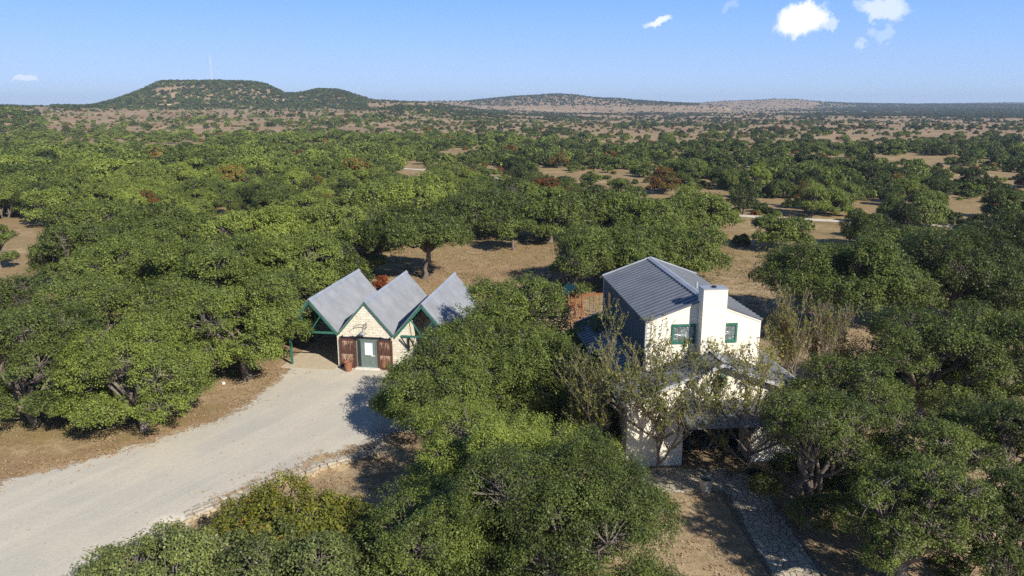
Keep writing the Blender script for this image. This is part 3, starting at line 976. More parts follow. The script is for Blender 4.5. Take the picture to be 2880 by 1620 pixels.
LEAF_SCALE = 1.0


def near_tree(xd_, yd_, wd, Ht, label, tint=0.45, autumn=0.0, base=None, seed=0, mat='leaf', name='live_oak', group=None, cat='tree', lai=2.0, leafk=0.0025, **kw):
    """a tree whose crown centre shows at (xd_, yd_), wd wide, on the 2576 px view"""
    P = atd(xd_, yd_, Ht * 0.62)
    dep = P.y * cP + (H - P.z) * sP
    R = wd * K / 2 * dep / F * 1.12
    B = atd(*base) if base else Vector((P.x, P.y, 0))
    if base:
        lean = ((P.x - B.x), (P.y - B.y))
        q = math.hypot(*lean)
        lim = 0.45 * R
        if q > lim:
            lean = (lean[0] * lim / q, lean[1] * lim / q)
        B = Vector((P.x - lean[0], P.y - lean[1], 0))
    else:
        lean = (0, 0)
    lf = max(0.075, dep * leafk) * LEAF_SCALE
    tint = tint + float(np.random.default_rng(int(xd_ * 7 + yd_)).normal(0, 0.07))
    data = oak(1000 + seed * 17 + int(xd_) * 3 + int(yd_), R, Ht, lf, lai=lai, quad=dep < 62, lean=(0, 0), nl=kw.pop('nl', 12), **kw)
    root, t, c = oak_objects(name, data, M[mat], (P.x, P.y, ground_z(P.x, P.y)), 0.0, tint, autumn, label, cat, group)
    placed.append((P.x, P.y, R))
    return root


G_F = 'oaks in front of the house'
G_L = 'oaks along the left side of the driveway'
G_B = 'trees around the field behind the buildings'
G_R = 'oaks on the right side of the house'
near_tree(1235, 1140, 400, 6.2, 'bright green oak crown between the driveway and the pear tree, centre of photo', 0.74, group=G_F)
near_tree(1390, 1300, 560, 6.8, 'largest oak crown at the bottom edge, left of the flagstone path', 0.42, group=G_F)
near_tree(1080, 1370, 420, 5.6, 'oak crown at the bottom edge, right of the orange and yellow tree', 0.5, group=G_F)
near_tree(720, 1335, 400, 3.6, 'low oak turning orange and yellow below the stone edging', 0.5, 0.50, mat='turn_leaf', name='turning_oak', lai=1.7, trunks=2, gap=0.3, leafk=0.0036)
near_tree(430, 1455, 400, 4.2, 'gray green oak at the bottom edge, nearest to the driveway', 0.42, mat='gray_leaf', name='gray_oak', leafk=0.0038, lai=1.5, gap=0.4, nl=10, rc=0.10)
near_tree(730, 1490, 440, 4.6, 'gray green oak at the bottom edge below the orange tree', 0.4, mat='gray_leaf', name='gray_oak', leafk=0.0038, lai=1.5, gap=0.4, nl=10, rc=0.10)
near_tree(1285, 800, 305, 7.2, 'big rounded oak between the garage and the house', 0.40, group=G_F)
near_tree(1140, 945, 350, 5.6, 'spreading oak shading the gravel beside the garage door', 0.46, group=G_F, trunks=2)
near_tree(1300, 890, 340, 6.2, 'second crown of oak foliage below the big rounded oak, between the garage and the house', 0.4, group=G_F)
near_tree(1455, 935, 180, 5.4, 'oak beside the left wall of the house, behind the leafless pear tree', 0.42, group=G_F)
near_tree(1500, 1010, 170, 4.6, 'shaded oak against the lower left wall of the house', 0.36, group=G_F)
near_tree(1520, 1130, 110, 2.4, 'green shrub between the path side oak and the house corner', 0.6, name='shrub', cat='shrub', nl=7, clear=0.05)
near_tree(1490, 855, 130, 5.2, 'small bright green tree rising against the dark side roof of the house', 0.72, name='young_oak')
# left side
near_tree(345, 905, 290, 7.2, 'fine leaved elm with a single thick trunk, nearest to the driveway on the left', 0.42, base=(320, 1055), group=G_L, name='cedar_elm', clear=0.2, trunk_r=0.28, nl=14, leafk=0.0024)
near_tree(90, 880, 330, 7.6, 'dark oak at the left edge beside the elm', 0.42, group=G_L, trunks=2)
near_tree(612, 795, 275, 7.4, 'oak leaning over the left end of the garage carport', 0.46, base=(628, 928), group=G_L, trunks=2, trunk_r=0.3, clear=0.24)
near_tree(450, 770, 270, 7.4, 'oak between the elm and the carport oak, set back from the driveway', 0.5, group=G_L)
near_tree(225, 770, 250, 7.6, 'oak directly behind the elm on the left', 0.5, group=G_L)
for k, (x_, y_, w_, h_, tt, lb) in enumerate([
        (20, 765, 180, 6.8, .45, 'oak at the left edge above the dark oak'),
        (330, 650, 290, 7.6, .55, 'broad oak in the second row above the elm'),
        (545, 665, 300, 7.8, .62, 'broad bright oak in the second row behind the carport oak'),
        (745, 650, 270, 7.6, .5, 'tall oak right behind the left garage roof'),
        (185, 620, 200, 7.4, .5, 'oak beside the small clearing at the left edge'),
        (700, 735, 190, 6.8, .5, 'oak squeezed between the carport oak and the left garage roof'),
        (840, 650, 150, 6.5, .42, 'oak at the rear end of the left garage roof'),
        (420, 575, 250, 7.4, .58, 'oak in the third row above the broad bright oak'),
        (640, 575, 230, 7.2, .6, 'oak in the third row, straight behind the left garage roof'),
        (240, 545, 210, 7.2, .5, 'oak in the third row above the small clearing'),
        (-12, 600, 80, 6.0, .45, 'oak at the left edge beside the small clearing'),
        (830, 560, 190, 7.2, .85, 'vivid light green oak behind the field, left of the twin trunk oak'),
        (900, 610, 130, 6.4, .4, 'dark oak between the vivid green oak and the field'),
        (130, 505, 130, 6.5, .5, 'oak behind the small clearing at the left edge'),
]):
    near_tree(x_, y_, w_, h_, lb, tt, group=G_L if x_ < 800 else G_B, seed=k)
# the field behind
near_tree(1052, 592, 240, 8.0, 'twin trunk oak standing alone on the field behind the garage', 0.42, base=(1060, 688), group=G_B, trunks=2, trunk_r=0.34, clear=0.46)
near_tree(1292, 575, 108, 4.8, 'small lone oak with a thin bent trunk in the middle of the field', 0.42, base=(1298, 628), group=G_B, trunk_r=0.17, clear=0.45, nl=8)
near_tree(1385, 535, 165, 6.8, 'tall bright oak on the far edge of the field, right of the small lone oak', 0.6, base=(1393, 606), group=G_B)
near_tree(1965, 570, 140, 5.0, 'round oak alone on the right field beside the pale road', 0.5, base=(1965, 606), group=G_B, nl=9)
for k, (x_, y_, w_, h_, tt, lb) in enumerate([
        (970, 560, 130, 6.0, .5, 'oak behind the left half of the twin trunk oak'),
        (1035, 490, 210, 7.0, .8, 'yellow green oak above the twin trunk oak'),
        (1185, 520, 190, 7.2, .38, 'dark oak on the far edge of the field, left of the small lone oak'),
        (1270, 500, 130, 6.6, .42, 'dark oak behind the small lone oak'),
        (1470, 520, 150, 6.8, .55, 'bright oak on the far field edge above the house oak'),
        (1560, 620, 300, 7.2, .4, 'big oak behind the left half of the house roof'),
        (1725, 610, 205, 7.0, .36, 'big thin crowned oak behind the house roof peak'),
        (1432, 676, 112, 5.6, .32, 'dark oak hanging over the wooden play set'),
        (1650, 540, 180, 6.8, .5, 'oak beyond the big oak behind the house'),
        (1760, 520, 170, 6.8, .5, 'bright oak beyond the thin crowned oak'),
        (1555, 520, 150, 6.6, .45, 'oak on the far field edge above the left corner of the house'),
        (920, 500, 150, 6.8, .62, 'oak left of the yellow green oak'),
]):
    near_tree(x_, y_, w_, h_, lb, tt, group=G_B, seed=k + 40, lai=1.6 if 'thin' in lb else 2.0)
near_tree(1865, 600, 42, 1.7, 'low dark bush at the edge of the right field', 0.35, name='bush', cat='bush', nl=6, clear=0.05)
near_tree(960, 712, 50, 2.2, 'orange red sumac bush behind the valley of the garage roofs', 0.5, name='sumac_bush', cat='bush', mat='red_leaf', nl=7, clear=0.05, lai=1.8)
# right side
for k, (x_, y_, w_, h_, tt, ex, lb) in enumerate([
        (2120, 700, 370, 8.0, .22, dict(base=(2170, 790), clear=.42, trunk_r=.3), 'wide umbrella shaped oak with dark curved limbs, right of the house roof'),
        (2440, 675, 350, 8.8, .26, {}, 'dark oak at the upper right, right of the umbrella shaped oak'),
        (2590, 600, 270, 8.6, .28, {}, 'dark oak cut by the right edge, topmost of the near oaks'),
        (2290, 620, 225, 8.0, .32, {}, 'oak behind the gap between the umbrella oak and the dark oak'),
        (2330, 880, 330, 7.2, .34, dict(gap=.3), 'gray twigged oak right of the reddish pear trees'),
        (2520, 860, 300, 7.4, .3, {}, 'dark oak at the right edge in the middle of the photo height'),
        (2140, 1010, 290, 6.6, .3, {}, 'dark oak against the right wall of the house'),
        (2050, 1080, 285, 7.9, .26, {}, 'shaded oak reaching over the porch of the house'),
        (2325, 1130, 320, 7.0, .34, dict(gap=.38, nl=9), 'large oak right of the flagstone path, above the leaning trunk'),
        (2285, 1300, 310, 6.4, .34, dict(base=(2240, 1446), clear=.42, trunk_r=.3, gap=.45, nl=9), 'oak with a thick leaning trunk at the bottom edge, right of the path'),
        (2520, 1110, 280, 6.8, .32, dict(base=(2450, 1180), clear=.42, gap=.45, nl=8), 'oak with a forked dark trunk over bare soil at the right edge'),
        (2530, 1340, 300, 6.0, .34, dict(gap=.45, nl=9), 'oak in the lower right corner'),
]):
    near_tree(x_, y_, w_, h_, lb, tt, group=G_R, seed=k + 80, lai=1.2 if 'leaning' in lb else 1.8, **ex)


# pear trees: upright fans of thin branches with few leaves
def pear(base, Ht, spread, seed, label, leaf=0.125, n_leaf=5500, tint=0.5, autumn=0.2, aim=(0, 0)):
    g = np.random.default_rng(seed)
    paths, tips = [], []

    def grow(p, d, L, r_, lev):
        n = 6
        pts = [p.copy()]
        dd = d.copy()
        for k in range(n - 1):
            dd = dd + g.normal(0, 0.07, 3) + np.array([0, 0, 0.07 if lev else 0.02])
            dd /= np.linalg.norm(dd)
            pts.append(pts[-1] + dd * L / (n - 1))
        pts = np.array(pts)
        paths.append((pts, np.linspace(r_, r_ * (0.55 if lev < 2 else 0.35), n)))
        if lev >= 2:
            tips.append(pts[1:])
        if lev < 4:
            kids = (10, 6, 4, 2)[lev]
            for k in range(kids):
                t = g.integers(1 if lev == 0 else 2, n)
                a = g.uniform(0, 6.28)
                out = np.array([math.cos(a), math.sin(a), 0])
                sp = (1.15, 0.8, 0.6, 0.6)[lev]
                nd = dd * 0.6 + out * sp * g.uniform(0.5, 1.2) * spread + np.array([0, 0, 0.28])
                nd /= np.linalg.norm(nd)
                grow(pts[t], nd, L * g.uniform(0.75, 1.15) if lev == 0 else L * g.uniform(0.45, 0.75), r_ * (0.6 if lev == 0 else 0.48), lev + 1)
    p0 = np.array([0, 0, -0.1]); d0 = np.array([aim[0], aim[1], 1.0]); d0 /= np.linalg.norm(d0)
    grow(p0, d0, Ht * 0.30, 0.085, 0)
    allp = np.vstack([p[0] for p in paths]); top = np.percentile(allp[:, 2], 99.5)
    s = Ht / top
    tp = np.vstack(tips) * s
    idx = g.integers(0, len(tp), n_leaf)
    LV, LF, ln = leaves_np(g, tp[idx], np.full(n_leaf, 0.13), 1, leaf, 0.62, True, flat=1.0, spread=1.0)
    TV, TF = tubes_np([(p * s, np.maximum(r_ * s, 0.011)) for p, r_ in paths], 4)
    root, t, c = oak_objects('pear_tree', ((LV, LF, ln), (TV, TF)), M['pear_leaf'], base, 0, tint, autumn, label, 'tree', 'nearly bare pear trees around the house', bark='pear_bark')
    return root


pb = atd(1655, 1192)
pear((pb.x, pb.y, 0), 8.3, 1.25, 5, 'nearly bare pear tree in front of the left front corner of the house', n_leaf=9500, autumn=0.28)
p_ = atd(1880, 1196)
pear((p_.x, p_.y, 0), 7.8, 1.15, 6, 'nearly bare pear tree in front of the house gable, right of the round window', n_leaf=6500, tint=0.45, autumn=0.2)
pear((pb.x - 2.9, pb.y + 1.6, 0), 6.4, 1.0, 14, 'nearly bare pear tree left of the house corner, reaching into the big rounded oak', n_leaf=6500, tint=0.55, autumn=0.15)
pr = atd(2010, 872, 4.0)
pear((pr.x, pr.y, 0), 7.6, 0.55, 9, 'reddish pear tree beside the right wall of the upper storey', n_leaf=6000, tint=0.4, autumn=0.6)
pear((pr.x + 2.6, pr.y + 1.0, 0), 6.6, 0.6, 11, 'smaller reddish pear tree between the house and the gray twigged oak', n_leaf=4500, tint=0.4, autumn=0.65)

# ---- woods beyond: seeded positions, then the largest as objects, the rest as one wood
def density(xd, yd, x, y):
    d = np.zeros_like(xd)
    L = xd < 1000
    d = np.where(yd > 378, np.where(L, np.where(xd < 850, 1.0, 0.85), 0.58), d)
    d = np.where((yd > 372) & ~L & (yd < 410), 0.55, d)
    d = np.where((yd > 352) & (yd <= 378) & (xd > 560) & L, 0.85, d)
    d = np.where((yd > 345) & (yd <= 392) & (xd <= 560), 0.38, d)
    d = np.where((yd > 340) & (yd <= 372) & ~L, np.where(xd > 1450, 0.38, 0.50), d)
    d = np.where((yd > 318) & (yd <= 345), np.where(xd < 1000, 0.38, np.where(xd > 1450, 0.33, 0.44)), d)
    d = np.where((yd > 300) & (yd <= 318), np.where(xd < 700, 0.30, np.where(xd < 1300, 0.44, 0.36)), d)
    d = np.where((yd > 285) & (yd <= 300), np.where(xd < 900, 0.28, 0.36), d)
    d = np.where(yd <= 285, np.where(xd < 900, 0.3, 0.4), d)
    rad = np.hypot(x, y)
    d = np.where((rad > 1180) & (rad < 1650) & (xd > 130) & (xd < 925), 1.2, d)
    d = np.where((rad > 1180) & (rad < 1650) & (xd >= 925) & (xd < 1200), 0.36, d)                   # the mesa
    d = np.where((rad > 1180) & (rad < 1490) & (yd > 222) & (yd < 246) & (xd > 380) & (xd < 700), 0.8, d)
    d = np.where((rad > 950) & (rad < 1200) & (xd > 980) & (xd < 1200), 0.7, d)
    d = np.where((rad > 640) & (rad < 820) & (xd < 120), 1.1, d)
    d = np.where((rad > 1900) & (rad < 2700) & (xd > 1180) & (xd < 1760), np.where(yd < 266, 1.0, 0.25), d)
    d = np.where((rad > 2700) & (xd > 1700), 0.35 + 0.6 * sstep(1960, 2250, xd), d)
    d = np.where((rad > 1500) & (rad < 2700) & (xd > 1800), 0.25 + 0.6 * sstep(1850, 2300, xd), d)
    d = np.where((rad > 900) & (rad < 1500) & (xd > 1500), 0.22, d)
    for bx0, bx1, by0, by1 in ((390, 480, 262, 266), (680, 740, 250, 254), (680, 930, 366, 381)):
        d = np.where((xd > bx0) & (xd < bx1) & (yd > by0) & (yd < by1), 0.04, d)
    for p in CLEAR:
        d = np.where(inside(xd, yd, p), 0.0, d)
    return d


def road_near(xd, yd):
    px = np.array([985, 1080, 1200, 1420, 1640, 1860, 1990, 2120, 2300, 2480, 2700.]); py = np.array([422, 429, 443, 474, 512, 543, 551, 557, 565, 572, 585.])
    yy = np.interp(xd, px, py, left=-99, right=-99)
    vis = ((xd > 1000) & (xd < 1210)) | ((xd > 2035) & (xd < 2130))
    return vis & (yd > yy - 3) & (yd < yy + 14)


cand = []
for r0, r1, spacing in ((95, 420, 4.5), (420, 900, 5.3), (900, 1700, 5.6), (1700, 4200, 11.0), (4200, 6500, 26.0)):
    A = 0.5 * math.radians(76) * (r1 * r1 - r0 * r0)
    n = int(A / spacing ** 2)
    rr = np.sqrt(rng.random(n) * (r1 * r1 - r0 * r0) + r0 * r0); tt = math.radians(76) * (rng.random(n) - 0.5)
    x, y = rr * np.sin(tt), rr * np.cos(tt)
    z = terrain_h(x, y)
    a, b, dpt = projd(x, y, z)
    dn = density(a, b, x, y)
    cl = vnoise(x, y, 26) * 0.6 + vnoise(x + 300, y, 9) * 0.4
    thr = 0.66 - dn * 0.44
    ok = (rng.random(n) < np.minimum(1, dn * (1.2 if r0 < 1000 else 1.0) + 0.0)) & (cl > np.where(dn >= 0.9, 0.22, thr)) & (a > -60) & (a < 2640) & ~road_near(a, b)
    ok &= (b < np.where(a > 2080, 625, np.where(a > 1780, 548, 560)))
    if r0 > 1700: ok &= dn > 0.2
    x, y, z, a, b, rr = [v[ok] for v in (x, y, z, a, b, rr)]
    base = np.where(rr < 900, np.where(a < 1000, 3.1, 2.65), 2.5)
    Rr = base * (0.55 + 0.75 * rng.random(len(x)) ** 0.8)
    Rr = np.where((rng.random(len(x)) < 0.25), Rr * 0.6, Rr)
    Rr = np.where(dn[ok] < 0.5, Rr * 0.8, Rr)
    Rr = np.where((b < 345) & (rr < 1150) & (rng.random(len(x)) < 0.6), Rr * 0.5, Rr)
    if r0 > 1700: Rr = Rr * 1.5
    cand.append(np.stack([x, y, z, Rr, a, b, rr, dn[ok]], 1))
cand = np.vstack(cand)
# relax: drop trees standing inside bigger neighbours (near ones only), and inside hand placed ones
cand = cand[np.argsort(cand[:, 6])]
keep = np.ones(len(cand), bool)
pl = np.array(placed)
cell = {}
for k in range(len(cand)):
    x, y, z, Rr, a, b, rr, dn_ = cand[k]
    if rr > 1000: break
    if rr < 220 and (np.hypot(pl[:, 0] - x, pl[:, 1] - y) < (pl[:, 2] + Rr) * 0.72).any():
        keep[k] = False; continue
    # trees between the hand placed rows would hide them
    key = (int(x // 8), int(y // 8)); bad = False
    for i_ in (-1, 0, 1):
        for j_ in (-1, 0, 1):
            for m_ in cell.get((key[0] + i_, key[1] + j_), ()):
                if math.hypot(cand[m_, 0] - x, cand[m_, 1] - y) < (cand[m_, 3] + Rr) * 0.47:
                    bad = True
    if bad: keep[k] = False
    else: cell.setdefault(key, []).append(k)
cand = cand[keep]
print('candidates', len(cand))
vals = cand[:, 3] / cand[:, 6]
order = np.argsort(-vals * ((cand[:, 4] > 0) & (cand[:, 4] < 2576)))
N_IND = 300 - len(placed) - 6
ind = order[:N_IND]
rest = np.setdiff1d(np.arange(len(cand)), ind)


# shared shapes: medium and far live oaks, unit crown radius 4 m
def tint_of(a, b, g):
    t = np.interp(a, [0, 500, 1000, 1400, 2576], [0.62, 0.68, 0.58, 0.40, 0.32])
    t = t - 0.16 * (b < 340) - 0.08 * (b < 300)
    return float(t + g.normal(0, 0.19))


SHAPES = {}


def shape(cls, k):
    if (cls, k) in SHAPES: return SHAPES[(cls, k)]
    lf, nl, ql = {'mid': (0.27, 11, 2.3), 'far': (0.46, 9, 2.2)}[cls]
    d = oak(500 + k * 31 + (7 if cls == 'far' else 0), 4.0, (6.2, 5.6, 6.8, 5.2, 6.0, 7.2, 4.8, 5.8)[k % 8], lf, lai=ql * (1.0, 0.8, 1.0, 0.9, 0.7, 0.85, 1.0, 0.45)[k % 8], nl=nl - (k % 4), quad=False, trunks=1 + (k % 3 == 2), twigs=0.3 if cls == 'mid' else 0.12, gap=(0.15, 0.35, 0.25, 0.2, 0.4, 0.3, 0.2, 0.45)[k % 8],
            clear=(0.14, 0.22, 0.12, 0.16, 0.28, 0.2, 0.05, 0.25)[k % 8], rc=0.13)
    (LV, LF, ln), (TV, TF) = d
    SHAPES[(cls, k)] = (mesh_np('crown', LV, LF, ln, [M['leaf']]), mesh_np('trunk', TV, TF, 4, [M['bark']], smooth=True))
    return SHAPES[(cls, k)]


ORD = ['leftmost', 'second', 'third', 'fourth', 'fifth', 'sixth', 'seventh', 'eighth', 'ninth', 'tenth', 'eleventh', 'twelfth', 'thirteenth', 'fourteenth', 'fifteenth']
SECT = [(0, 260, 'at the left edge'), (260, 520, 'below the flat topped hill'), (520, 780, 'above the left garage roof'), (780, 1000, 'left of the field'), (1000, 1230, 'above the middle garage roof'),
        (1230, 1450, 'above the lone oak'), (1450, 1700, 'above the house'), (1700, 1900, 'above the chimney'), (1900, 2120, 'above the right field'), (2120, 2350, 'above the umbrella oak'), (2350, 2577, 'at the right edge')]
inst = cand[ind]
zone = {}
for n_, row in enumerate(inst):
    s_ = next((i for i, t in enumerate(SECT) if t[0] <= row[4] < t[1]), 0 if row[4] < 0 else len(SECT) - 1)
    zone.setdefault(s_, []).append(n_)
labels = [None] * len(inst)
BAND = ['nearest', 'second', 'third', 'fourth', 'fifth', 'sixth', 'seventh']
for s_, members in zone.items():
    members.sort(key=lambda n_: -inst[n_, 5])            # lowest in the picture first = nearest row
    rows = [members[k:k + 7] for k in range(0, len(members), 7)]
    for bi, rw in enumerate(rows):
        rw.sort(key=lambda n_: inst[n_, 4])
        for oi, n_ in enumerate(rw):
            ad = ('green', 'dark green', 'dull green', 'bushy')[0]
            o_ = 'leftmost tree' if oi == 0 else ('rightmost tree' if oi == len(rw) - 1 else ORD[oi] + ' tree from the left')
            labels[n_] = '%s in the %s row of woods %s' % (o_, BAND[min(bi, 6)], SECT[s_][2])
gi = np.random.default_rng(99)
far_protos = []
for n_, row in enumerate(inst):
    x, y, z, Rr, a, b, rr, dn_ = row
    cls = 'mid' if rr < 190 else 'far'
    k = int(gi.integers(0, 8))
    crown_me, trunk_me = shape(cls, k)
    rt = empty('live_oak', (x, y, z - 0.05), gi.uniform(0, 6.28), labels[n_], 'tree', 'live oaks scattered through the woods behind the buildings')
    s_ = Rr / 4.0
    hs = s_ ** 0.75 * gi.uniform(0.85, 1.12)
    rt.scale = (s_, s_ * gi.uniform(0.75, 1.2), hs)
    t_ = link('trunk', trunk_me, rt); c_ = link('crown', crown_me, rt)
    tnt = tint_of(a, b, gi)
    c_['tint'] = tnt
    c_['autumn'] = float(gi.choice([0.0, 0.35, 0.8], p=[0.90, 0.06, 0.04]))
print('individual trees', len(inst) + len(placed), 'rest', len(rest))

# prototypes for the far wood are ordinary trees of the scene, farther off
fp = cand[order[N_IND:N_IND + 8]]
tiny = []
g9 = np.random.default_rng(5)
for k in range(4):
    (LV, LF, ln), (TV, TF) = oak(900 + k, 4.0, (5.4, 6.0, 4.8, 5.6)[k], 0.85, lai=2.0, nl=8, quad=False, twigs=0.0, clear=0.15, rc=0.17)
    far_me = mesh_np('far_oak', np.vstack([LV, TV]), np.concatenate([LF, TF + len(LV)]), np.concatenate([np.full(len(LF) // 3, 3), np.full(len(TF) // 4, 4)]),
                     [M['leaf'], M['bark']], np.concatenate([np.zeros(len(LF) // 3, int), np.ones(len(TF) // 4, int)]))
    x, y, z, Rr, a, b, rr, dn_ = fp[k]
    o = link('live_oak', far_me, None, (x, y, z)); o.scale = (Rr / 4,) * 3
    o['tint'] = 0.45; o['autumn'] = 0.0
    tag(o, ('small round oak far off in the woods', 'tall far oak in the woods', 'low far oak in the woods', 'broad far oak in the woods')[k] + ' ' + ('at left', 'beyond the garage', 'beyond the house', 'at right')[k], 'tree', 'live oaks scattered through the woods behind the buildings')
    tiny.append(o)
dots = []
for k in range(3):
    (LV, LF, ln), _ = oak(950 + k, 4.0, (5.2, 5.8, 4.6)[k], 1.7, lai=1.7, nl=6, quad=False, twigs=0.0, clear=0.05, rc=0.24)
    m_ = mesh_np('distant_oak', LV, LF, ln, [M['leaf']])
    x, y, z, Rr, a, b, rr, dn_ = fp[4 + k]
    o = link('live_oak', m_, None, (x, y, z)); o.scale = (Rr / 4,) * 3
    o['tint'] = 0.4; o['autumn'] = 0.0
    tag(o, ('rounded', 'upright', 'squat')[k] + ' oak deep in the woods behind the third row', 'tree', 'live oaks scattered through the woods behind the buildings')
    dots.append(o)

R_ = cand[rest]
g10 = np.random.default_rng(12)
me = bpy.data.meshes.new('woodland')
me.vertices.add(len(R_))
co = R_[:, :3].astype(np.float32).copy(); co[:, 2] -= 0.05
me.vertices.foreach_set('co', co.ravel())
set_attr(me, 'rotz', g10.uniform(0, 6.28, len(R_)))
set_attr(me, 'scl', R_[:, 3] / 4.0)
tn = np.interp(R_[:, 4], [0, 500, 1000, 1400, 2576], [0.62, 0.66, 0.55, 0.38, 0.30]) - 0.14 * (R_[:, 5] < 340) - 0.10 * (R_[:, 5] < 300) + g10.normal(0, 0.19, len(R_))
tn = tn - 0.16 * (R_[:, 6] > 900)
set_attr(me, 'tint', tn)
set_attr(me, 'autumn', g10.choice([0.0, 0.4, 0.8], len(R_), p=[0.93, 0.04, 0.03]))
set_attr(me, 'lod', (R_[:, 6] > 750).astype(float))
wood = tag(link('woodland', me), 'dense live oak woodland spreading over the plain to the hills', 'woodland', kind='stuff')
g12 = np.random.default_rng(77)
SX, SY, ST = [], [], []
for r0, r1, nn in ((92, 400, 9000), (400, 1200, 14000), (1200, 2400, 9000)):
    rr_ = np.sqrt(g12.random(nn) * (r1 * r1 - r0 * r0) + r0 * r0); tt_ = math.radians(76) * (g12.random(nn) - 0.5)
    SX.append(rr_ * np.sin(tt_)); SY.append(rr_ * np.cos(tt_)); ST.append(rr_)
SX, SY, ST = np.concatenate(SX), np.concatenate(SY), np.concatenate(ST)
SZ = terrain_h(SX, SY); sa, sb, _d = projd(SX, SY, SZ)
ok_ = (vnoise(SX, SY, 14) * 0.6 + vnoise(SX, SY, 5) * 0.4 > np.where(ST > 400, 0.53, 0.48)) & (g12.random(len(ST)) < np.where(ST > 400, 0.38, 0.9)) & (sb < 545) & ~road_near(sa, sb - 6) & ~inside(sa, sb, CLEAR[0]) & ~inside(sa, sb, CLEAR[1])
SX, SY, SZ, ST, sa = [v[ok_] for v in (SX, SY, SZ, ST, sa)]
um = bpy.data.meshes.new('undergrowth')
um.vertices.add(len(SX)); um.vertices.foreach_set('co', np.stack([SX, SY, SZ - 0.15], 1).astype(np.float32).ravel())
set_attr(um, 'rotz', g12.uniform(0, 6.28, len(SX)))
set_attr(um, 'scl', g12.uniform(0.10, 0.30, len(SX)) * (1 + 0.5 * (ST > 400)))
set_attr(um, 'tint', np.interp(sa, [0, 900, 2576], [0.6, 0.45, 0.3]) + g12.normal(0, 0.22, len(SX)))
set_attr(um, 'autumn', g12.choice([0.0, 0.5, 0.9], len(SX), p=[0.72, 0.18, 0.10]))
set_attr(um, 'lod', (ST > 250).astype(float))
under = tag(link('undergrowth', um), 'low scrub and weeds dotted over the dry ground between the trees', 'scrub', kind='stuff')
ng = bpy.data.node_groups.new('scatter_trees', 'GeometryNodeTree')
ng.interface.new_socket('Geometry', in_out='INPUT', socket_type='NodeSocketGeometry')
ng.interface.new_socket('Geometry', in_out='OUTPUT', socket_type='NodeSocketGeometry')
gN = NT(ng)
gi_ = gN.new('NodeGroupInput'); go_ = gN.new('NodeGroupOutput')


def named(n, t='FLOAT'):
    nd = gN.new('GeometryNodeInputNamedAttribute', data_type=t); nd.inputs[0].default_value = n
    return nd.outputs[0]


join_all = gN.new('GeometryNodeJoinGeometry')
for cls, protos in ((0, tiny), (1, dots)):
    jn = gN.new('GeometryNodeJoinGeometry')
    for p in protos:
        oi = gN.new('GeometryNodeObjectInfo', transform_space='ORIGINAL')
        oi.inputs[0].default_value = p; oi.inputs['As Instance'].default_value = True
        gN.l.new(oi.outputs['Geometry'], jn.inputs[0])
    cmp_ = gN.new('FunctionNodeCompare', data_type='FLOAT', operation='GREATER_THAN' if cls else 'LESS_EQUAL')
    gN.l.new(named('lod'), cmp_.inputs[0]); cmp_.inputs[1].default_value = 0.5
    rv = gN.new('FunctionNodeRandomValue', data_type='INT'); rv.inputs[4].default_value = 0; rv.inputs[5].default_value = len(protos) - 1
    cx = gN.new('ShaderNodeCombineXYZ'); gN.l.new(named('rotz'), cx.inputs[2])
    io = gN.new('GeometryNodeInstanceOnPoints')
    gN.l.new(gi_.outputs[0], io.inputs['Points']); gN.l.new(cmp_.outputs[0], io.inputs['Selection'])
    gN.l.new(jn.outputs[0], io.inputs['Instance']); io.inputs['Pick Instance'].default_value = True
    gN.l.new(rv.outputs[2], io.inputs['Instance Index']); gN.l.new(cx.outputs[0], io.inputs['Rotation'])
    gN.l.new(named('scl'), io.inputs['Scale'])
    gN.l.new(io.outputs[0], join_all.inputs[0])
gN.l.new(join_all.outputs[0], go_.inputs[0])
wood.modifiers.new('scatter', 'NODES').node_group = ng
under.modifiers.new('scatter', 'NODES').node_group = ng

# ------------------------------------------------------------------ garage
GTH = -0.155
GO = Vector((-12.88, 53.15, 0))
gs, zv, zr, GL = 2.14, 2.70, 5.16, 10.3
garage = empty('garage', GO, GTH, 'cream block garage with three steep corrugated tin gables and open carports', 'garage')
slope = (zr - zv) / gs


def corrugated(x0, z0, x1, z1, y0, y1, name, label=None, wave=0.21, amp=0.018, th=0.05):
    """tin sheet from (x0,z0) ridge to (x1,z1) eave running along y"""
    ys = np.arange(y0, y1 + 1e-6, wave / 4)
    hh = amp * np.sign(np.sin(2 * np.pi * (ys - y0) / wave + 0.4)) * 0.9
    dx, dz = x1 - x0, z1 - z0
    Ls = math.hypot(dx, dz); nx, nz = -dz / Ls, dx / Ls
    if nz < 0: nx, nz = -nx, -nz
    V = []
    for off in (0.0, -th):
        for (px, pz) in ((x0, z0), (x1, z1)):
            for y, h in zip(ys, hh):
                V.append((px + nx * (h + off), y, pz + nz * (h + off)))
    n = len(ys)
    Fc = []
    for k in range(n - 1):
        Fc += [k, k + 1, n + k + 1, n + k]
        Fc += [2 * n + k, 3 * n + k, 3 * n + k + 1, 2 * n + k + 1]
        Fc += [k, 2 * n + k, 2 * n + k + 1, k + 1]
        Fc += [n + k, n + k + 1, 3 * n + k + 1, 3 * n + k]
    for k in (0, n - 1):
        Fc += [k, n + k, 3 * n + k, 2 * n + k]
    return V, Fc


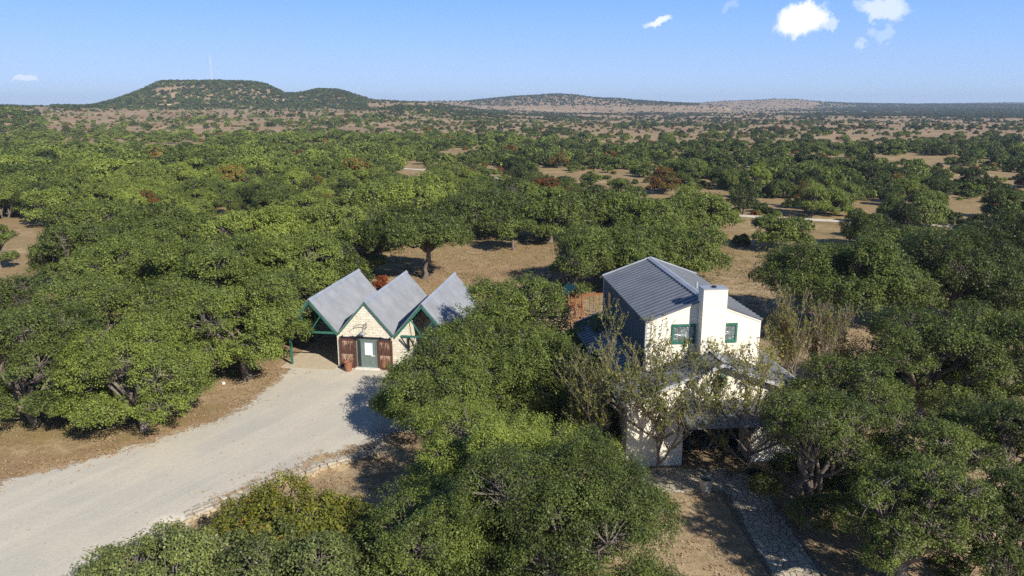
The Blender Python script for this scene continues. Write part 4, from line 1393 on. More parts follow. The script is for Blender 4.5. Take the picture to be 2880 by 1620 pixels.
for bay in range(3):
    xr = -gs + bay * 2 * gs
    V, Fc = [], []
    for sgn in (-1, 1):
        v, f = corrugated(xr + sgn * 0.01, zr, xr + sgn * (gs - 0.015), zv + 0.015 * slope, -0.05, GL + 0.3, 'roof')
        Fc += [i + len(V) for i in f]; V += v
    rf = link('roof', mesh_np('roof', V, Fc, 4, [M['tin']]), garage)
    if bay == 2: rf['label'] = 'rightmost tin gable roof, dappled by leaf shadow'
    cp = MB()
    for sgn in (-1, 1):
        cp.hexa([(xr, -0.09, zr + 0.045), (xr + sgn * 0.16, -0.09, zr + 0.045 - 0.16 * slope), (xr + sgn * 0.16, GL + 0.35, zr + 0.045 - 0.16 * slope), (xr, GL + 0.35, zr + 0.045),
                 (xr, -0.09, zr + 0.065), (xr + sgn * 0.16, -0.09, zr + 0.065 - 0.16 * slope), (xr + sgn * 0.16, GL + 0.35, zr + 0.065 - 0.16 * slope), (xr, GL + 0.35, zr + 0.065)])
    cp.build('ridge_cap', M['cap'], rf)
    fb = MB()
    for sgn in (-1, 1):
        fb.beam((xr, -0.02, zr - 0.13), (xr + sgn * (gs - 0.03), -0.02, zv - 0.10), 0.05, 0.16 if bay != 1 else 0.11, up=(-sgn * slope, 0, 1))
    fb.build('fascia', M['green'], rf)
# walls
wl = MB()
def gz(x):                      # underside of the roof at local x
    k = (x + 2 * gs) % (2 * gs)
    return zv + slope * (gs - abs(k - gs)) - 0.09
wx0, wx1 = -0.12, 5.42
wl.prism([(wx0, 0), (wx1, 0), (wx1, gz(wx1)), (2 * gs, zv - 0.09), (gs, zr - 0.09), (0, zv - 0.09), (wx0, gz(wx0))], 0.30, 0.50)
wl.prism([(wx0, 0), (wx1, 0), (wx1, gz(wx1)), (2 * gs, zv - 0.09), (gs, zr - 0.09), (0, zv - 0.09), (wx0, gz(wx0))], GL - 0.2, GL)
wl.box((wx0, 0.50, 0), (wx0 + 0.2, GL - 0.2, zv - 0.12)); wl.box((wx1 - 0.2, 0.50, 0), (wx1, GL - 0.2, zv + 0.9))
wl.build('wall', M['brick'], garage)
bw = MB()
bw.prism([(-2 * gs + 0.1, 0), (wx0 - 0.02, 0), (wx0 - 0.02, zv - 0.1), (-gs, zr - 0.12), (-2 * gs + 0.1, zv - 0.05)], GL - 0.12, GL - 0.02)
for k in range(14):
    bw.box((-2 * gs + 0.2 + k * 0.29, GL - 0.15, 0), (-2 * gs + 0.22 + k * 0.29, GL - 0.121, 2.6))
bw.build('plank_wall', M['dark'], garage)
# carport frames
def truss(x0, x1, xr, y, zc):
    t = MB()
    t.beam((x0, y, zc), (x1, y, zc), 0.09, 0.15)
    mid = xr
    for sgn in (-1, 1):
        t.beam((mid, y, zc + 0.02), (mid + sgn * gs * 0.42, y, zc + slope * gs * 0.55), 0.07, 0.11, up=(0, 1, 0))
        t.beam((mid, y + 0.02, zr - 0.28), (mid + sgn * (gs - 0.06), y + 0.02, zv - 0.22), 0.08, 0.15, up=(0, 1, 0))
    return t
truss(-2 * gs + 0.1, -0.02, -gs, 0.02, zv - 0.04).build('truss', M['green'], garage)
truss(4.85, 4 * gs - 0.1, 3 * gs, 0.02, zv - 0.04).build('truss', M['green'], garage)
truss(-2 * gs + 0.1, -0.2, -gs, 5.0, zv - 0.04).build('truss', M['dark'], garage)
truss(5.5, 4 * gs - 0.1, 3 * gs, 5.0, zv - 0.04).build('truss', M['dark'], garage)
for (px, py) in ((-3.78, 0.02), (-3.9, 5.0), (-3.9, GL - 0.3), (4 * gs - 0.35, 0.02), (4 * gs - 0.35, 5.0), (4 * gs - 0.35, GL - 0.3)):
    p = MB(); p.box((px - 0.08, py - 0.08, 0), (px + 0.08, py + 0.08, zv - 0.12)); p.build('post', M['green'], garage)
br = MB()
br.beam((4.9, 0.06, zv - 0.1), (5.38, 0.24, zv - 1.0), 0.06, 0.09, up=(0, 1, 0)); br.box((5.34, 0.18, zv - 1.15), (5.45, 0.296, zv - 0.12))
br.build('bracket', M['iron'], garage)
# door group
def planked_door(x0, x1, y, z0, z1, mid_rails):
    d = MB()
    d.box((x0, y - 0.05, z0), (x1, y, z1))
    o = d.build('barn_door', M['barnwood'], garage)
    e = MB()
    w_ = 0.13
    e.box((x0, y - 0.085, z1 - w_), (x1, y - 0.052, z1)); e.box((x0, y - 0.085, z0), (x1, y - 0.052, z0 + w_))
    e.box((x0, y - 0.085, z0 + w_ + .002), (x0 + w_, y - 0.052, z1 - w_ - .002)); e.box((x1 - w_, y - 0.085, z0 + w_ + .002), (x1, y - 0.052, z1 - w_ - .002))
    e.build('door_frame', M['redwood'], o)
    r_ = MB()
    for mz in mid_rails: r_.box((x0 + w_ + .002, y - 0.08, mz), (x1 - w_ - .002, y - 0.052, mz + 0.09))
    r_.build('rail', M['barnwood'], o)
planked_door(0.10, 1.28, 0.24, 0.03, 2.28, (1.12,))
planked_door(3.05, 4.15, 0.24, 0.03, 2.28, (1.12,))
t = MB(); t.box((0.12, 0.18, 2.36), (4.1, 0.25, 2.43)); t.box((0.9, 0.14, 2.45), (3.5, 0.2, 2.49))
for k in (0.3, 1.1, 3.2, 3.95): t.box((k, 0.15, 2.28), (k + 0.05, 0.296, 2.52))
t.build('door_track', M['iron'], garage)
ep = MB()
ep.box((1.36, 0.22, 0.12), (1.44, 0.296, 2.2)); ep.box((1.72, 0.20, 0.12), (1.80, 0.296, 2.2)); ep.box((2.86, 0.20, 0.12), (2.94, 0.296, 2.2)); ep.box((1.36, 0.21, 2.2), (3.03, 0.296, 2.28)); ep.box((2.97, .22, .12), (3.03, .296, 2.2))
ep.build('door_surround', M['green_door'], garage)
sl = MB(); sl.box((1.44, 0.26, 0.12), (1.72, 0.297, 2.2)); sl.box((2.94, 0.26, 0.12), (2.97, 0.297, 2.2)); sl.build('sidelight', M['glass'], garage)
rp = MB(); rp.box((1.29, 0.20, 0.0), (1.355, 0.296, 2.3)); rp.build('jamb', M['redwood'], garage)
dr = MB(); dr.box((1.80, 0.23, 0.12), (2.86, 0.28, 2.2))
dr.box((1.98, 0.215, 0.35), (2.30, 0.232, 0.95)); dr.box((2.36, 0.215, 0.35), (2.68, 0.232, 0.95))
door = dr.build('entry_door', M['green_door'], garage)
bl = MB(); bl.box((2.02, 0.212, 1.08), (2.62, 0.232, 2.02)); bl.build('door_window', M['blind'], door)
hd = MB(); hd.box((2.50, 0.205, 0.98), (2.74, 0.232, 1.08)); hd.build('door_plate', M['whitestone'], door)
hk = MB(); hk.tube([(2.79, 0.23, 1.02), (2.79, 0.16, 1.02), (2.72, 0.155, 1.02)], 0.022, 8); hk.build('handle', M['mast'], door)
st = MB(); st.box((1.30, -0.10, 0.0), (3.15, 0.30, 0.11), 0.01); st.build('step', M['whitestone'], garage)
# gooseneck lamp
lm = MB()
lm.tube([(2.2 + 0.42 * math.cos(a) - 0.42, 0.22 - 0.45 * math.sin(a / 2) * 0.9, 3.15 + 0.32 * math.sin(a)) for a in [math.pi * k / 10 for k in range(0, 11)]], 0.022, 6)
lm.tube([(2.2, 0.28, 3.35), (2.22, 0.1, 3.62), (2.32, -0.05, 3.60), (2.34, -0.12, 3.3), (2.22, -0.2, 3.12)], 0.022, 6)
lamp = lm.build('wall_lamp', M['iron'], garage)
ls = MB(); ls.lathe([(0.05, 0.22), (0.09, 0.20), (0.20, 0.10), (0.30, 0.0), (0.28, 0.0), (0.18, 0.08)], 2.05, -0.2, 2.82, 20); ls.build('lamp_shade', M['lampshade'], lamp, smooth=True)

for o_ in garage.children:
    if o_.name.split('.')[0] in ('wall', 'bracket', 'barn_door', 'door_track', 'door_surround', 'sidelight', 'jamb', 'entry_door', 'step', 'wall_lamp'):
        o_.location.y -= 0.22
slab = MB()
slab.hexa([(-4.35, -0.75, -0.05), (-0.16, -0.75, -0.05), (-0.16, GL, -0.05), (-4.35, GL, -0.05), (-4.35, -0.75, 0.045), (-0.16, -0.75, 0.045), (-0.16, GL, 0.06), (-4.35, GL, 0.06)])
slab.hexa([(5.46, -0.3, -0.05), (8.6, -0.3, -0.05), (8.6, GL, -0.05), (5.46, GL, -0.05), (5.46, -0.3, 0.045), (8.6, -0.3, 0.045), (8.6, GL, 0.06), (5.46, GL, 0.06)])
slab.build('floor_slab', M['concrete'], garage)


def pot(name, loc, r_, h_, mat, label, group=None, rim=None):
    m_ = MB()
    m_.lathe([(0.01, 0), (r_ * 0.78, 0), (r_ * 0.9, h_ * 0.3), (r_ * 0.96, h_ * 0.7), (r_, h_ * 0.9), (r_ * 1.06, h_ * 0.92), (r_ * 1.06, h_), (r_ * 0.88, h_), (r_ * 0.84, h_ * 0.75)])
    rt = empty(name, loc, 0, label, 'pot', group)
    m_.build('body', M[mat], rt, smooth=False)
    s_ = MB(); s_.lathe([(r_ * 0.86, h_ * 0.8), (r_ * 0.4, h_ * 0.83), (0.01, h_ * 0.84)]); s_.build('soil', M['soil'], rt, smooth=True)
    return rt


p1 = at(980, 1044); p2 = at(1083, 1037)
pot('flower_pot', (p1.x, p1.y, 0.03), 0.30, 0.72, 'terracotta', 'tall terracotta pot in the sun before the left barn door', 'terracotta pots')
pot('flower_pot', (p2.x, p2.y, 0.03), 0.30, 0.70, 'terracotta', 'terracotta pot half hidden by oak leaves before the right barn door', 'terracotta pots')
p3 = at(1984, 1381); pot('flower_pot', (p3.x, p3.y, 0.03), 0.34, 0.66, 'creampot', 'cream clay pot at the head of the flagstone path')
p4 = at(2166, 1366); pot('flower_pot', (p4.x, p4.y, 0.03), 0.36, 0.42, 'terracotta', 'wide terracotta pot in shade right of the flagstone path', 'terracotta pots')
# pedestal bowl (dark) beside the path
p5 = at(2120, 1375)
fb = empty('birdbath', (p5.x, p5.y, 0.03), 0, 'dark metal bowl on a stem beside the head of the path', 'birdbath')
b_ = MB(); b_.lathe([(0.01, 0.62), (0.14, 0.63), (0.36, 0.74), (0.48, 0.86), (0.50, 0.88), (0.46, 0.88), (0.3, 0.78), (0.01, 0.72)]); b_.build('bowl', M['iron'], fb, smooth=True)
b_ = MB(); b_.lathe([(0.01, 0), (0.24, 0), (0.22, 0.06), (0.07, 0.14), (0.06, 0.5), (0.13, 0.63)]); b_.build('stem', M['iron'], fb, smooth=True)

# ------------------------------------------------------------------ house
HTH = 0.088
HO = Vector((6.13, 37.15, 0))
lW, lz, lp, LB = 9.9, 4.0, 5.95, 14.2
ux, uy, uW, ze, zp, uL = 1.41, 2.2, 6.51, 7.56, 8.76, 11.17
house = empty('house', HO, HTH, 'two storey cream house with gray standing seam metal roofs and a square chimney', 'house')
mS = (lp - lz) / (lW / 2)


def seam_roof(name, xr, zr_, xe, ze_, y0, y1, pitch, mat, parent, seam=0.045):
    """one slope of standing seam metal, from ridge (xr, zr_) to eave (xe, ze_)"""
    m_ = MB()
    dx, dz = xe - xr, ze_ - zr_
    L = math.hypot(dx, dz); nx, nz = -dz / L, dx / L
    if nz < 0: nx, nz = -nx, -nz
    t_ = 0.07
    m_.hexa([(xr, y0, zr_ - t_), (xe, y0, ze_ - t_), (xe, y1, ze_ - t_), (xr, y1, zr_ - t_), (xr, y0, zr_), (xe, y0, ze_), (xe, y1, ze_), (xr, y1, zr_)])
    n = int((y1 - y0) / pitch)
    for k in range(n + 1):
        y = y0 + 0.03 + k * (y1 - y0 - 0.06) / n
        a = (xr + dx * 0.01, zr_ + dz * 0.01); b = (xe - 0.0, ze_)
        m_.hexa([(a[0], y - 0.018, a[1] + 0.001), (b[0], y - 0.018, b[1] + 0.001), (b[0], y + 0.018, b[1] + 0.001), (a[0], y + 0.018, a[1] + 0.001),
                 (a[0] + nx * seam, y - 0.018, a[1] + nz * seam), (b[0] + nx * seam, y - 0.018, b[1] + nz * seam), (b[0] + nx * seam, y + 0.018, b[1] + nz * seam), (a[0] + nx * seam, y + 0.018, a[1] + nz * seam)])
    return m_.build(name, mat, parent)


# lower storey roof
xr = lW / 2; oh = 0.45
lr_ = seam_roof('lower_roof', xr, lp, -oh, lz - oh * mS, -0.45, LB, 0.46, M['slate_metal'], house)
seam_roof('lower_roof', xr, lp, lW + oh, lz - oh * mS, -0.45, LB, 0.46, M['slate_metal'], house)
rc_ = MB(); rc_.beam((xr, -0.5, lp + 0.05), (xr, uy - 0.01, lp + 0.05), 0.28, 0.03); rc_.build('ridge_cap', M['cap'], lr_)
fl = MB()
for sgn in (-1, 1):
    fl.beam((xr, -0.47, lp - 0.12), (xr + sgn * (lW / 2 + oh), -0.47, lz - oh * mS - 0.12), 0.04, 0.17, up=(-sgn * mS, 0, 1))
fl.build('fascia', M['trimgray'], lr_)
# back edge flashing of the lower roof (raised strip)
be = MB(); be.beam((-oh, LB + 0.04, lz - oh * mS + 0.06), (ux - 0.02, LB + 0.04, lz + ux * mS + 0.06), 0.12, 0.26, up=(-mS, 0, 1)); be.build('flashing', M['slate_metal'], lr_)
# upper storey
xm = ux + uW / 2
ul = seam_roof('upper_roof', xm, zp, ux - 0.06, ze - 0.02, uy - 0.10, uy + uL + 0.1, 0.5, M['slate_metal'], house)
seam_roof('upper_roof', xm, zp, ux + uW + 0.06, ze - 0.02, uy - 0.10, uy + uL + 0.1, 0.5, M['slate_metal'], house)
mU = (zp - ze) / (uW / 2)
rc_ = MB()
for sgn in (-1, 1):
    rc_.hexa([(xm, uy - 0.12, zp + 0.045), (xm + sgn * 0.22, uy - 0.12, zp + 0.045 - 0.22 * mU), (xm + sgn * 0.22, uy + uL + 0.12, zp + 0.045 - 0.22 * mU), (xm, uy + uL + 0.12, zp + 0.045),
              (xm, uy - 0.12, zp + 0.075), (xm + sgn * 0.22, uy - 0.12, zp + 0.075 - 0.22 * mU), (xm + sgn * 0.22, uy + uL + 0.12, zp + 0.075 - 0.22 * mU), (xm, uy + uL + 0.12, zp + 0.075)])
rc_.build('ridge_cap', M['cap'], ul)
bk = MB(); bk.beam((ux - 0.08, uy + uL + 0.12, ze + 0.03), (xm, uy + uL + 0.12, zp + 0.05), 0.09, 0.12, up=(-mU, 0, 1)); bk.beam((xm, uy + uL + 0.12, zp + 0.05), (ux + uW + 0.08, uy + uL + 0.12, ze + 0.03), 0.09, 0.12, up=(mU, 0, 1))
bk.build('edge_flashing', M['cap'], ul)
# walls: front gable walls
wt = 0.2
hw = MB()
hw.prism([(ux, lz - 0.2), (ux + uW, lz - 0.2), (ux + uW, ze - 0.08), (xm, zp - 0.08), (ux, ze - 0.08)], uy, uy + wt)
hw.prism([(ux, 2.5), (ux + uW, 2.5), (ux + uW, ze - 0.08), (xm, zp - 0.08), (ux, ze - 0.08)], uy + uL - wt, uy + uL)
hw.box((ux + uW - wt, uy + wt, lz - 0.3), (ux + uW, uy + uL - wt, ze - 0.10))
hw.build('upper_wall', M['cream'], house)
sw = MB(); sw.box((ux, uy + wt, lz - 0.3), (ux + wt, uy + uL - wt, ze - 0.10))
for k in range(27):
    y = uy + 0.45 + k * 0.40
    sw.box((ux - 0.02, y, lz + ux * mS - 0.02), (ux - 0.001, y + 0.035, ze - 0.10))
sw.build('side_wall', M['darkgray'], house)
cr = MB()
for y in (uy - 0.022, uy + uL - 0.25):
    cr.box((ux - 0.024, y, lz + ux * mS + 0.03), (ux + 0.001 if y > uy else ux + 0.07, y + 0.27 if y > uy else y + 0.12, ze - 0.09))
cr.build('corner_trim', M['trimgray'], house)
# lower walls
def wall_with_opening(m_, x0, x1, ox0, ox1, oz, y0, y1, ztop):
    m_.prism([(x0, 0), (ox0, 0), (ox0, ztop(ox0)), (x0, ztop(x0))], y0, y1)
    if ox0 < xr < ox1:
        m_.prism([(ox0 + .001, oz), (ox1 - .001, oz), (ox1 - .001, ztop(ox1)), (xr, ztop(xr)), (ox0 + .001, ztop(ox0))], y0, y1)
    m_.prism([(ox1, 0), (x1, 0), (x1, ztop(x1)), (ox1, ztop(ox1))], y0, y1)
hl = MB()
zt = lambda x: lp - abs(x - xr) * mS - 0.08
wall_with_opening(hl, 0.0, lW, 3.1, 6.9, 2.75, 0.0, 0.2, zt)
hl.box((0.0, 0.2, 0), (0.2, LB - 0.2, lz - 0.1)); hl.box((lW - 0.2, 0.2, 0), (lW, LB - 0.2, lz - 0.1)); hl.box((0, LB - 0.2, 0), (lW, LB, lz - 0.1))
hl.box((2.95, 0.2, 0), (3.08, 1.8, 2.9)); hl.box((6.92, 0.2, 0), (7.05, 1.8, 2.9))
hl.build('lower_wall', M['cream'], house)
pc = MB(); pc.box((3.08, 0.2, 2.9), (6.92, 1.8, 2.98)); pc.build('porch_ceiling', M['dark'], house)
gd = MB(); gd.box((3.08, 1.70, 0.05), (6.92, 1.78, 2.9)); gdo = gd.build('glass_doors', M['glass'], house)
gf = MB()
for k in range(5):
    x = 3.08 + k * 0.945
    gf.box((x, 1.66, 0.05), (x + 0.06, 1.699, 2.9))
gf.box((3.08, 1.655, 2.1), (6.92, 1.66, 2.18)); gf.build('door_frame', M['green'], gdo)
# porch shed roof
pr_ = MB()
pr_.hexa([(2.7, -2.0, 2.98), (7.5, -2.0, 2.98), (7.5, -0.003, 3.62), (2.7, -0.003, 3.62), (2.7, -2.0, 3.05), (7.5, -2.0, 3.05), (7.5, -0.003, 3.70), (2.7, -0.003, 3.70)])
for k in range(12):
    x = 2.72 + k * 0.43
    pr_.hexa([(x, -2.0, 3.051), (x + 0.03, -2.0, 3.051), (x + 0.03, -0.003, 3.701), (x, -0.003, 3.701), (x, -2.0, 3.09), (x + 0.03, -2.0, 3.09), (x + 0.03, -0.003, 3.74), (x, -0.003, 3.74)])
pro = pr_.build('porch_roof', M['slate_metal'], house)
pb_ = MB()
for x in (2.85, 7.3):
    pb_.beam((x, -0.05, 2.3), (x, -1.2, 3.15), 0.08, 0.1, up=(1, 0, 0)); pb_.box((x - .05, -0.10, 2.0), (x + .05, -0.004, 3.4))
pb_.build('porch_bracket', M['dark'], house)
# round window
rw = MB(); rw.lathe([(0.30, 0), (0.40, 0.0), (0.40, 0.06), (0.30, 0.06), (0.30, 0.0)], 0, 0, 0, 32)
rwo = rw.build('round_window', M['green'], house, loc=(xr, -0.001, 4.75)); rwo.rotation_euler = (math.pi / 2, 0, 0)
rg = MB(); rings = rg.lathe([(0.30, 0.03), (0.001, 0.031)], 0, 0, 0, 32); rgo = rg.build('pane', M['glass'], rwo)
# chimney
cx0, cx1, cy0, cy1, ct = 4.30, 5.63, uy - 0.72, uy + 0.12, 9.42
ch = MB(); ch.box((cx0, cy0, lp - 0.6), (cx1, uy - 0.003, ct)); ch.box((cx0, uy - 0.002, zp - 0.6), (cx1, cy1, ct))
cho = ch.build('chimney', M['cream'], house)
cc_ = MB(); cc_.box((cx0 - 0.03, cy0 - 0.03, ct + 0.002), (cx1 + 0.03, cy1 + 0.03, ct + 0.05)); cc_.build('chimney_cap', M['cap'], cho)
fu = MB(); fu.tube([((cx0 + cx1) / 2, cy0 + 0.35, ct + 0.05), ((cx0 + cx1) / 2, cy0 + 0.35, ct + 0.14)], 0.13, 14); fu.build('flue', M['iron'], cho)
gt = MB(); gt.beam((lW + oh + 0.05, -0.45, lz - oh * mS - 0.05), (lW + oh + 0.05, LB, lz - oh * mS - 0.05), 0.11, 0.1); gt.beam((-oh - 0.05, -0.45, lz - oh * mS - 0.05), (-oh - 0.05, LB, lz - oh * mS - 0.05), 0.11, 0.1)
gt.build('gutter', M['trimgray'], lr_)
fw = MB()
for sgn in (-1, 1):
    fw.hexa([(xm, uy - 0.035, zp - 0.21), (xm + sgn * uW / 2, uy - 0.035, ze - 0.21), (xm + sgn * uW / 2, uy - 0.003, ze - 0.21), (xm, uy - 0.003, zp - 0.21), (xm, uy - 0.035, zp - 0.085), (xm + sgn * uW / 2, uy - 0.035, ze - 0.085), (xm + sgn * uW / 2, uy - 0.003, ze - 0.085), (xm, uy - 0.003, zp - 0.085)])
fw.build('rake_board', M['cream'], house)
# windows
def window(x0, x1, z0, z1, y, parent):
    f_ = MB(); w_ = 0.11
    f_.box((x0, y - 0.07, z0), (x1, y - 0.003, z0 + w_)); f_.box((x0, y - 0.07, z1 - w_), (x1, y - 0.003, z1))
    f_.box((x0, y - 0.068, z0 + w_), (x0 + w_, y - 0.003, z1 - w_)); f_.box((x1 - w_, y - 0.068, z0 + w_), (x1, y - 0.003, z1 - w_))
    i_ = 0.05
    f_.box((x0 + w_, y - 0.04, z0 + w_), (x1 - w_, y - 0.003, z0 + w_ + i_)); f_.box((x0 + w_, y - 0.04, z1 - w_ - i_), (x1 - w_, y - 0.003, z1 - w_))
    o = f_.build('window', M['green'], parent)
    g_ = MB()
    n = 6; g0 = np.random.default_rng(int(x0 * 10))
    xs = np.linspace(x0 + w_, x1 - w_, n); zs = np.linspace(z0 + w_ + i_, z1 - w_ - i_, n)
    vv = [[g_.bm.verts.new((x + (g0.normal(0, .018) if 0 < a < n - 1 else 0), y - 0.006 - abs(g0.normal(0, 0.010)), z + (g0.normal(0, .018) if 0 < b < n - 1 else 0))) for b, z in enumerate(zs)] for a, x in enumerate(xs)]
    for a in range(n - 1):
        for b in range(n - 1):
            g_.bm.faces.new((vv[a][b], vv[a + 1][b], vv[a + 1][b + 1])); g_.bm.faces.new((vv[a][b], vv[a + 1][b + 1], vv[a][b + 1]))
    g_.build('pane', M['foil'], o)
window(2.86, 4.22, 6.22, 7.34, uy, house)
window(5.25, 6.58, 6.22, 7.34, uy, house)
sw = MB(); sw.box((ux - 0.05, uy + uL - 2.6, 5.7), (ux - 0.021, uy + uL - 1.7, 7.0)); swo = sw.build('window', M['green'], house)
sg = MB(); sg.box((ux - 0.055, uy + uL - 2.5, 5.8), (ux - 0.0505, uy + uL - 1.8, 6.9)); sg.build('pane', M['glass'], swo)
# vent pipes
for (x, y, z0, hh) in ((xm + 0.55, uy + 3.1, zp - 0.55 * mU - 0.02, 0.42), (0.35, LB - 1.3, lz + 0.35 * mS - 0.02, 0.4)):
    v_ = MB(); v_.tube([(x, y, z0), (x, y, z0 + hh)], 0.07, 12); v_.build('vent_pipe', M['cap'], house)

# ------------------------------------------------------------------ wooden play set behind the house
pp = at(1598, 912)
play = empty('play_set', (pp.x, pp.y, 0), 0.35, 'orange cedar play set with ladders, green canopy and swing beam behind the house', 'play set')
tw = MB()
for (x, y) in ((0, 0), (1.3, 0), (0, 1.4), (1.3, 1.4)):
    tw.box((x - .05, y - .05, 0), (x + .05, y + .05, 3.0))
tw.box((-.05, -.05, 1.5), (1.35, 1.45, 1.58))
for z in (1.8, 2.05, 2.25):
    tw.box((-.08, -.09, z), (1.38, -.055, z + .1)); tw.box((-.08, 1.455, z), (1.38, 1.49, z + .1))
tw.build('tower', M['cedar'], play)
for (x0, x1) in ((-0.02, 0.55), (0.68, 1.3)):
    ld = MB()
    ld.beam((x0, -0.9, 0), (x0, -0.12, 1.95), 0.07, 0.07); ld.beam((x1, -0.9, 0), (x1, -0.12, 1.95), 0.07, 0.07)
    for k in range(6):
        t_ = (k + .7) / 6.6
        ld.beam((x0, -0.9 + .78 * t_, 1.95 * t_), (x1, -0.9 + .78 * t_, 1.95 * t_), 0.05, 0.06)
    ld.build('ladder', M['cedar'], play)
cn = MB()
cn.prism([(-0.25, 2.75), (0.65, 3.45), (1.55, 2.75), (1.5, 2.72), (0.65, 3.38), (-0.2, 2.72)], -0.2, 1.6)
cn.build('canopy', M['tarp'], play)
sb = MB(); sb.beam((1.3, 0.7, 2.35), (4.6, 0.7, 2.35), 0.1, 0.16)
for sgn in (-1, 1):
    sb.beam((4.45, 0.7, 2.4), (4.7, 0.7 + sgn * 1.2, 0), 0.09, 0.09)
sb.beam((1.35, 0.7, 1.3), (2.6, 0.7, 0.05), 0.5, 0.06)
sb.build('swing_beam', M['cedar'], play)
for x in (2.6, 3.6):
    s_ = MB()
    for dx in (-.2, .2): s_.tube([(x + dx, 0.7, 2.3), (x + dx, 0.7, 0.5)], 0.015, 5)
    s_.box((x - .24, .6, .46), (x + .24, .8, .5)); s_.build('swing', M['rubber'], play)

# ------------------------------------------------------------------ stone edging along the drive
g3 = np.random.default_rng(3)


def stone(m_, c, sx, sy, sz, ang, g_):
    ca, sa = math.cos(ang), math.sin(ang)
    pts = []
    for z in (-sz / 2, sz / 2):
        for (a, b) in ((-1, -1), (1, -1), (1, 1), (-1, 1)):
            x = a * sx / 2 * g_.uniform(.82, 1.0); y = b * sy / 2 * g_.uniform(.82, 1.0)
            pts.append((c[0] + x * ca - y * sa, c[1] + x * sa + y * ca, c[2] + z + g_.normal(0, .008)))
    m_.hexa(pts, min(sx, sy, sz) * 0.16)


wm, wf = MB(), MB()
for a, b in zip(WALL, WALL[1:]):
    d = (b - a); L = d.length; d.normalize(); ang = math.atan2(d.y, d.x); nrm = Vector((-d.y, d.x, 0))
    for row, off in ((0, 0.05), (1, 0.36), (2, 0.64)):
        t = g3.uniform(0, .3)
        while t < L:
            ln_ = g3.uniform(.3, .62)
            c = a + d * (t + ln_ / 2) + nrm * (off - 0.05 + g3.normal(0, .02))
            if row < 2 or g3.random() < .6:
                stone(wm, (c.x, c.y, -0.03 + g3.normal(0, .02)), ln_ - .03, .29, .16, ang + g3.normal(0, .08), g3)
            t += ln_
    for lev in range(2):
        t = -g3.uniform(0, .3)
        while t < L:
            ln_ = g3.uniform(.25, .55)
            c = a + d * (t + ln_ / 2) - nrm * (0.16 + g3.normal(0, .015))
            stone(wf, (c.x, c.y, -0.13 - lev * .15), ln_ - .02, .22, .14, ang, g3)
            t += ln_
wall_root = empty('stone_edging', WALL[2], 0, 'low dry stone edging wall between the driveway and the orange tree', 'stone wall')
for o in (wm.build('coping', M['stone']), wf.build('face', M['stone_yellow'])):
    o.parent = wall_root; o.location = -WALL[2]
# path kerbs
kerb_l = world_poly([(1818, 1240), (1850, 1300), (1905, 1390), (1950, 1462), (2000, 1560)])
kerb_r = world_poly([(1908, 1215), (1966, 1293), (2041, 1400), (2112, 1515)])
for nm_, ln in (('left', kerb_l), ('right', kerb_r)):
    kb = MB()
    for (x0, y0), (x1, y1) in zip(ln, ln[1:]):
        a, b = Vector((x0, y0, 0)), Vector((x1, y1, 0)); d = (b - a); L = d.length; d.normalize(); t = 0
        while t < L:
            l_ = g3.uniform(.35, .6); c = a + d * (t + l_ / 2)
            stone(kb, (c.x, c.y, .06), l_ - .015, .17, .17, math.atan2(d.y, d.x) + g3.normal(0, .03), g3); t += l_
    tag(kb.build('path_kerb', M['kerb']), 'low stone kerb along the %s side of the flagstone path' % nm_, 'kerb', 'kerbs of the flagstone path')
# landscape boulders and loose rocks
for (px, py, s_, lb) in ((628, 1079, .30, 'white rock lying on leaf litter left of the driveway'), (1470, 1135, .8, 'flat limestone boulder under the oak between garage and house'), (1395, 1150, .6, 'smaller flat boulder left of the limestone boulder under the oak'),
                         (1430, 1165, .5, 'third flat boulder, nearest to the driveway oak'), (2296, 1390, .6, 'gray limestone block beside the soil right of the path'), (2240, 1375, .45, 'low gray rock between the terracotta pot and the limestone block')):
    p = at(px, py); k = MB()
    stone(k, (0, 0, s_ * .18), s_ * 1.2, s_ * .8, s_ * .4, g3.uniform(0, 3), g3)
    bmesh.ops.subdivide_edges(k.bm, edges=k.bm.edges[:], cuts=1, use_grid_fill=True)
    for v in k.bm.verts: v.co += Vector(g3.normal(0, s_ * .03, 3))
    tag(k.build('rock', M['whitestone'] if s_ < .35 else M['stone'], None, (p.x, p.y, 0)), lb, 'rock', 'loose limestone rocks')
# yucca under the carport oak
p = at(655, 1062)
yr = MB()
for k in range(60):
    a = g3.uniform(0, 6.28); e = g3.uniform(.3, 1.35); L = g3.uniform(.5, .85)
    d = Vector((math.cos(a) * math.cos(e), math.sin(a) * math.cos(e), math.sin(e))); sd = Vector((-d.y, d.x, 0)).normalized() * .035
    m_ = d * L * .55; tp = d * L + Vector((0, 0, -.12 * L))
    yr.poly([-sd, sd, m_ + sd * .8, tp, m_ - sd * .8])
tag(yr.build('yucca', M['yucca'], None, (p.x, p.y, 0.02)), 'green strap leaved yucca at the foot of the carport oak', 'plant')

# ------------------------------------------------------------------ loose ground cover near the camera
def litter_mat():
    m, n, out = new_mat('fallen_leaves')
    r = n.new('ShaderNodeNewGeometry').outputs['Random Per Island']
    c = n.mix(n.ramp(r, 0.0, 0.5), (0.13, 0.07, 0.035), (0.34, 0.22, 0.12))
    c = n.mix(n.ramp(r, 0.5, 1.0), c, (0.42, 0.31, 0.185))
    b = n.new('ShaderNodeBsdfPrincipled', {'Base Color': c, 'Roughness': 0.8})
    n.l.new(b.outputs[0], out.inputs[0])
    return m


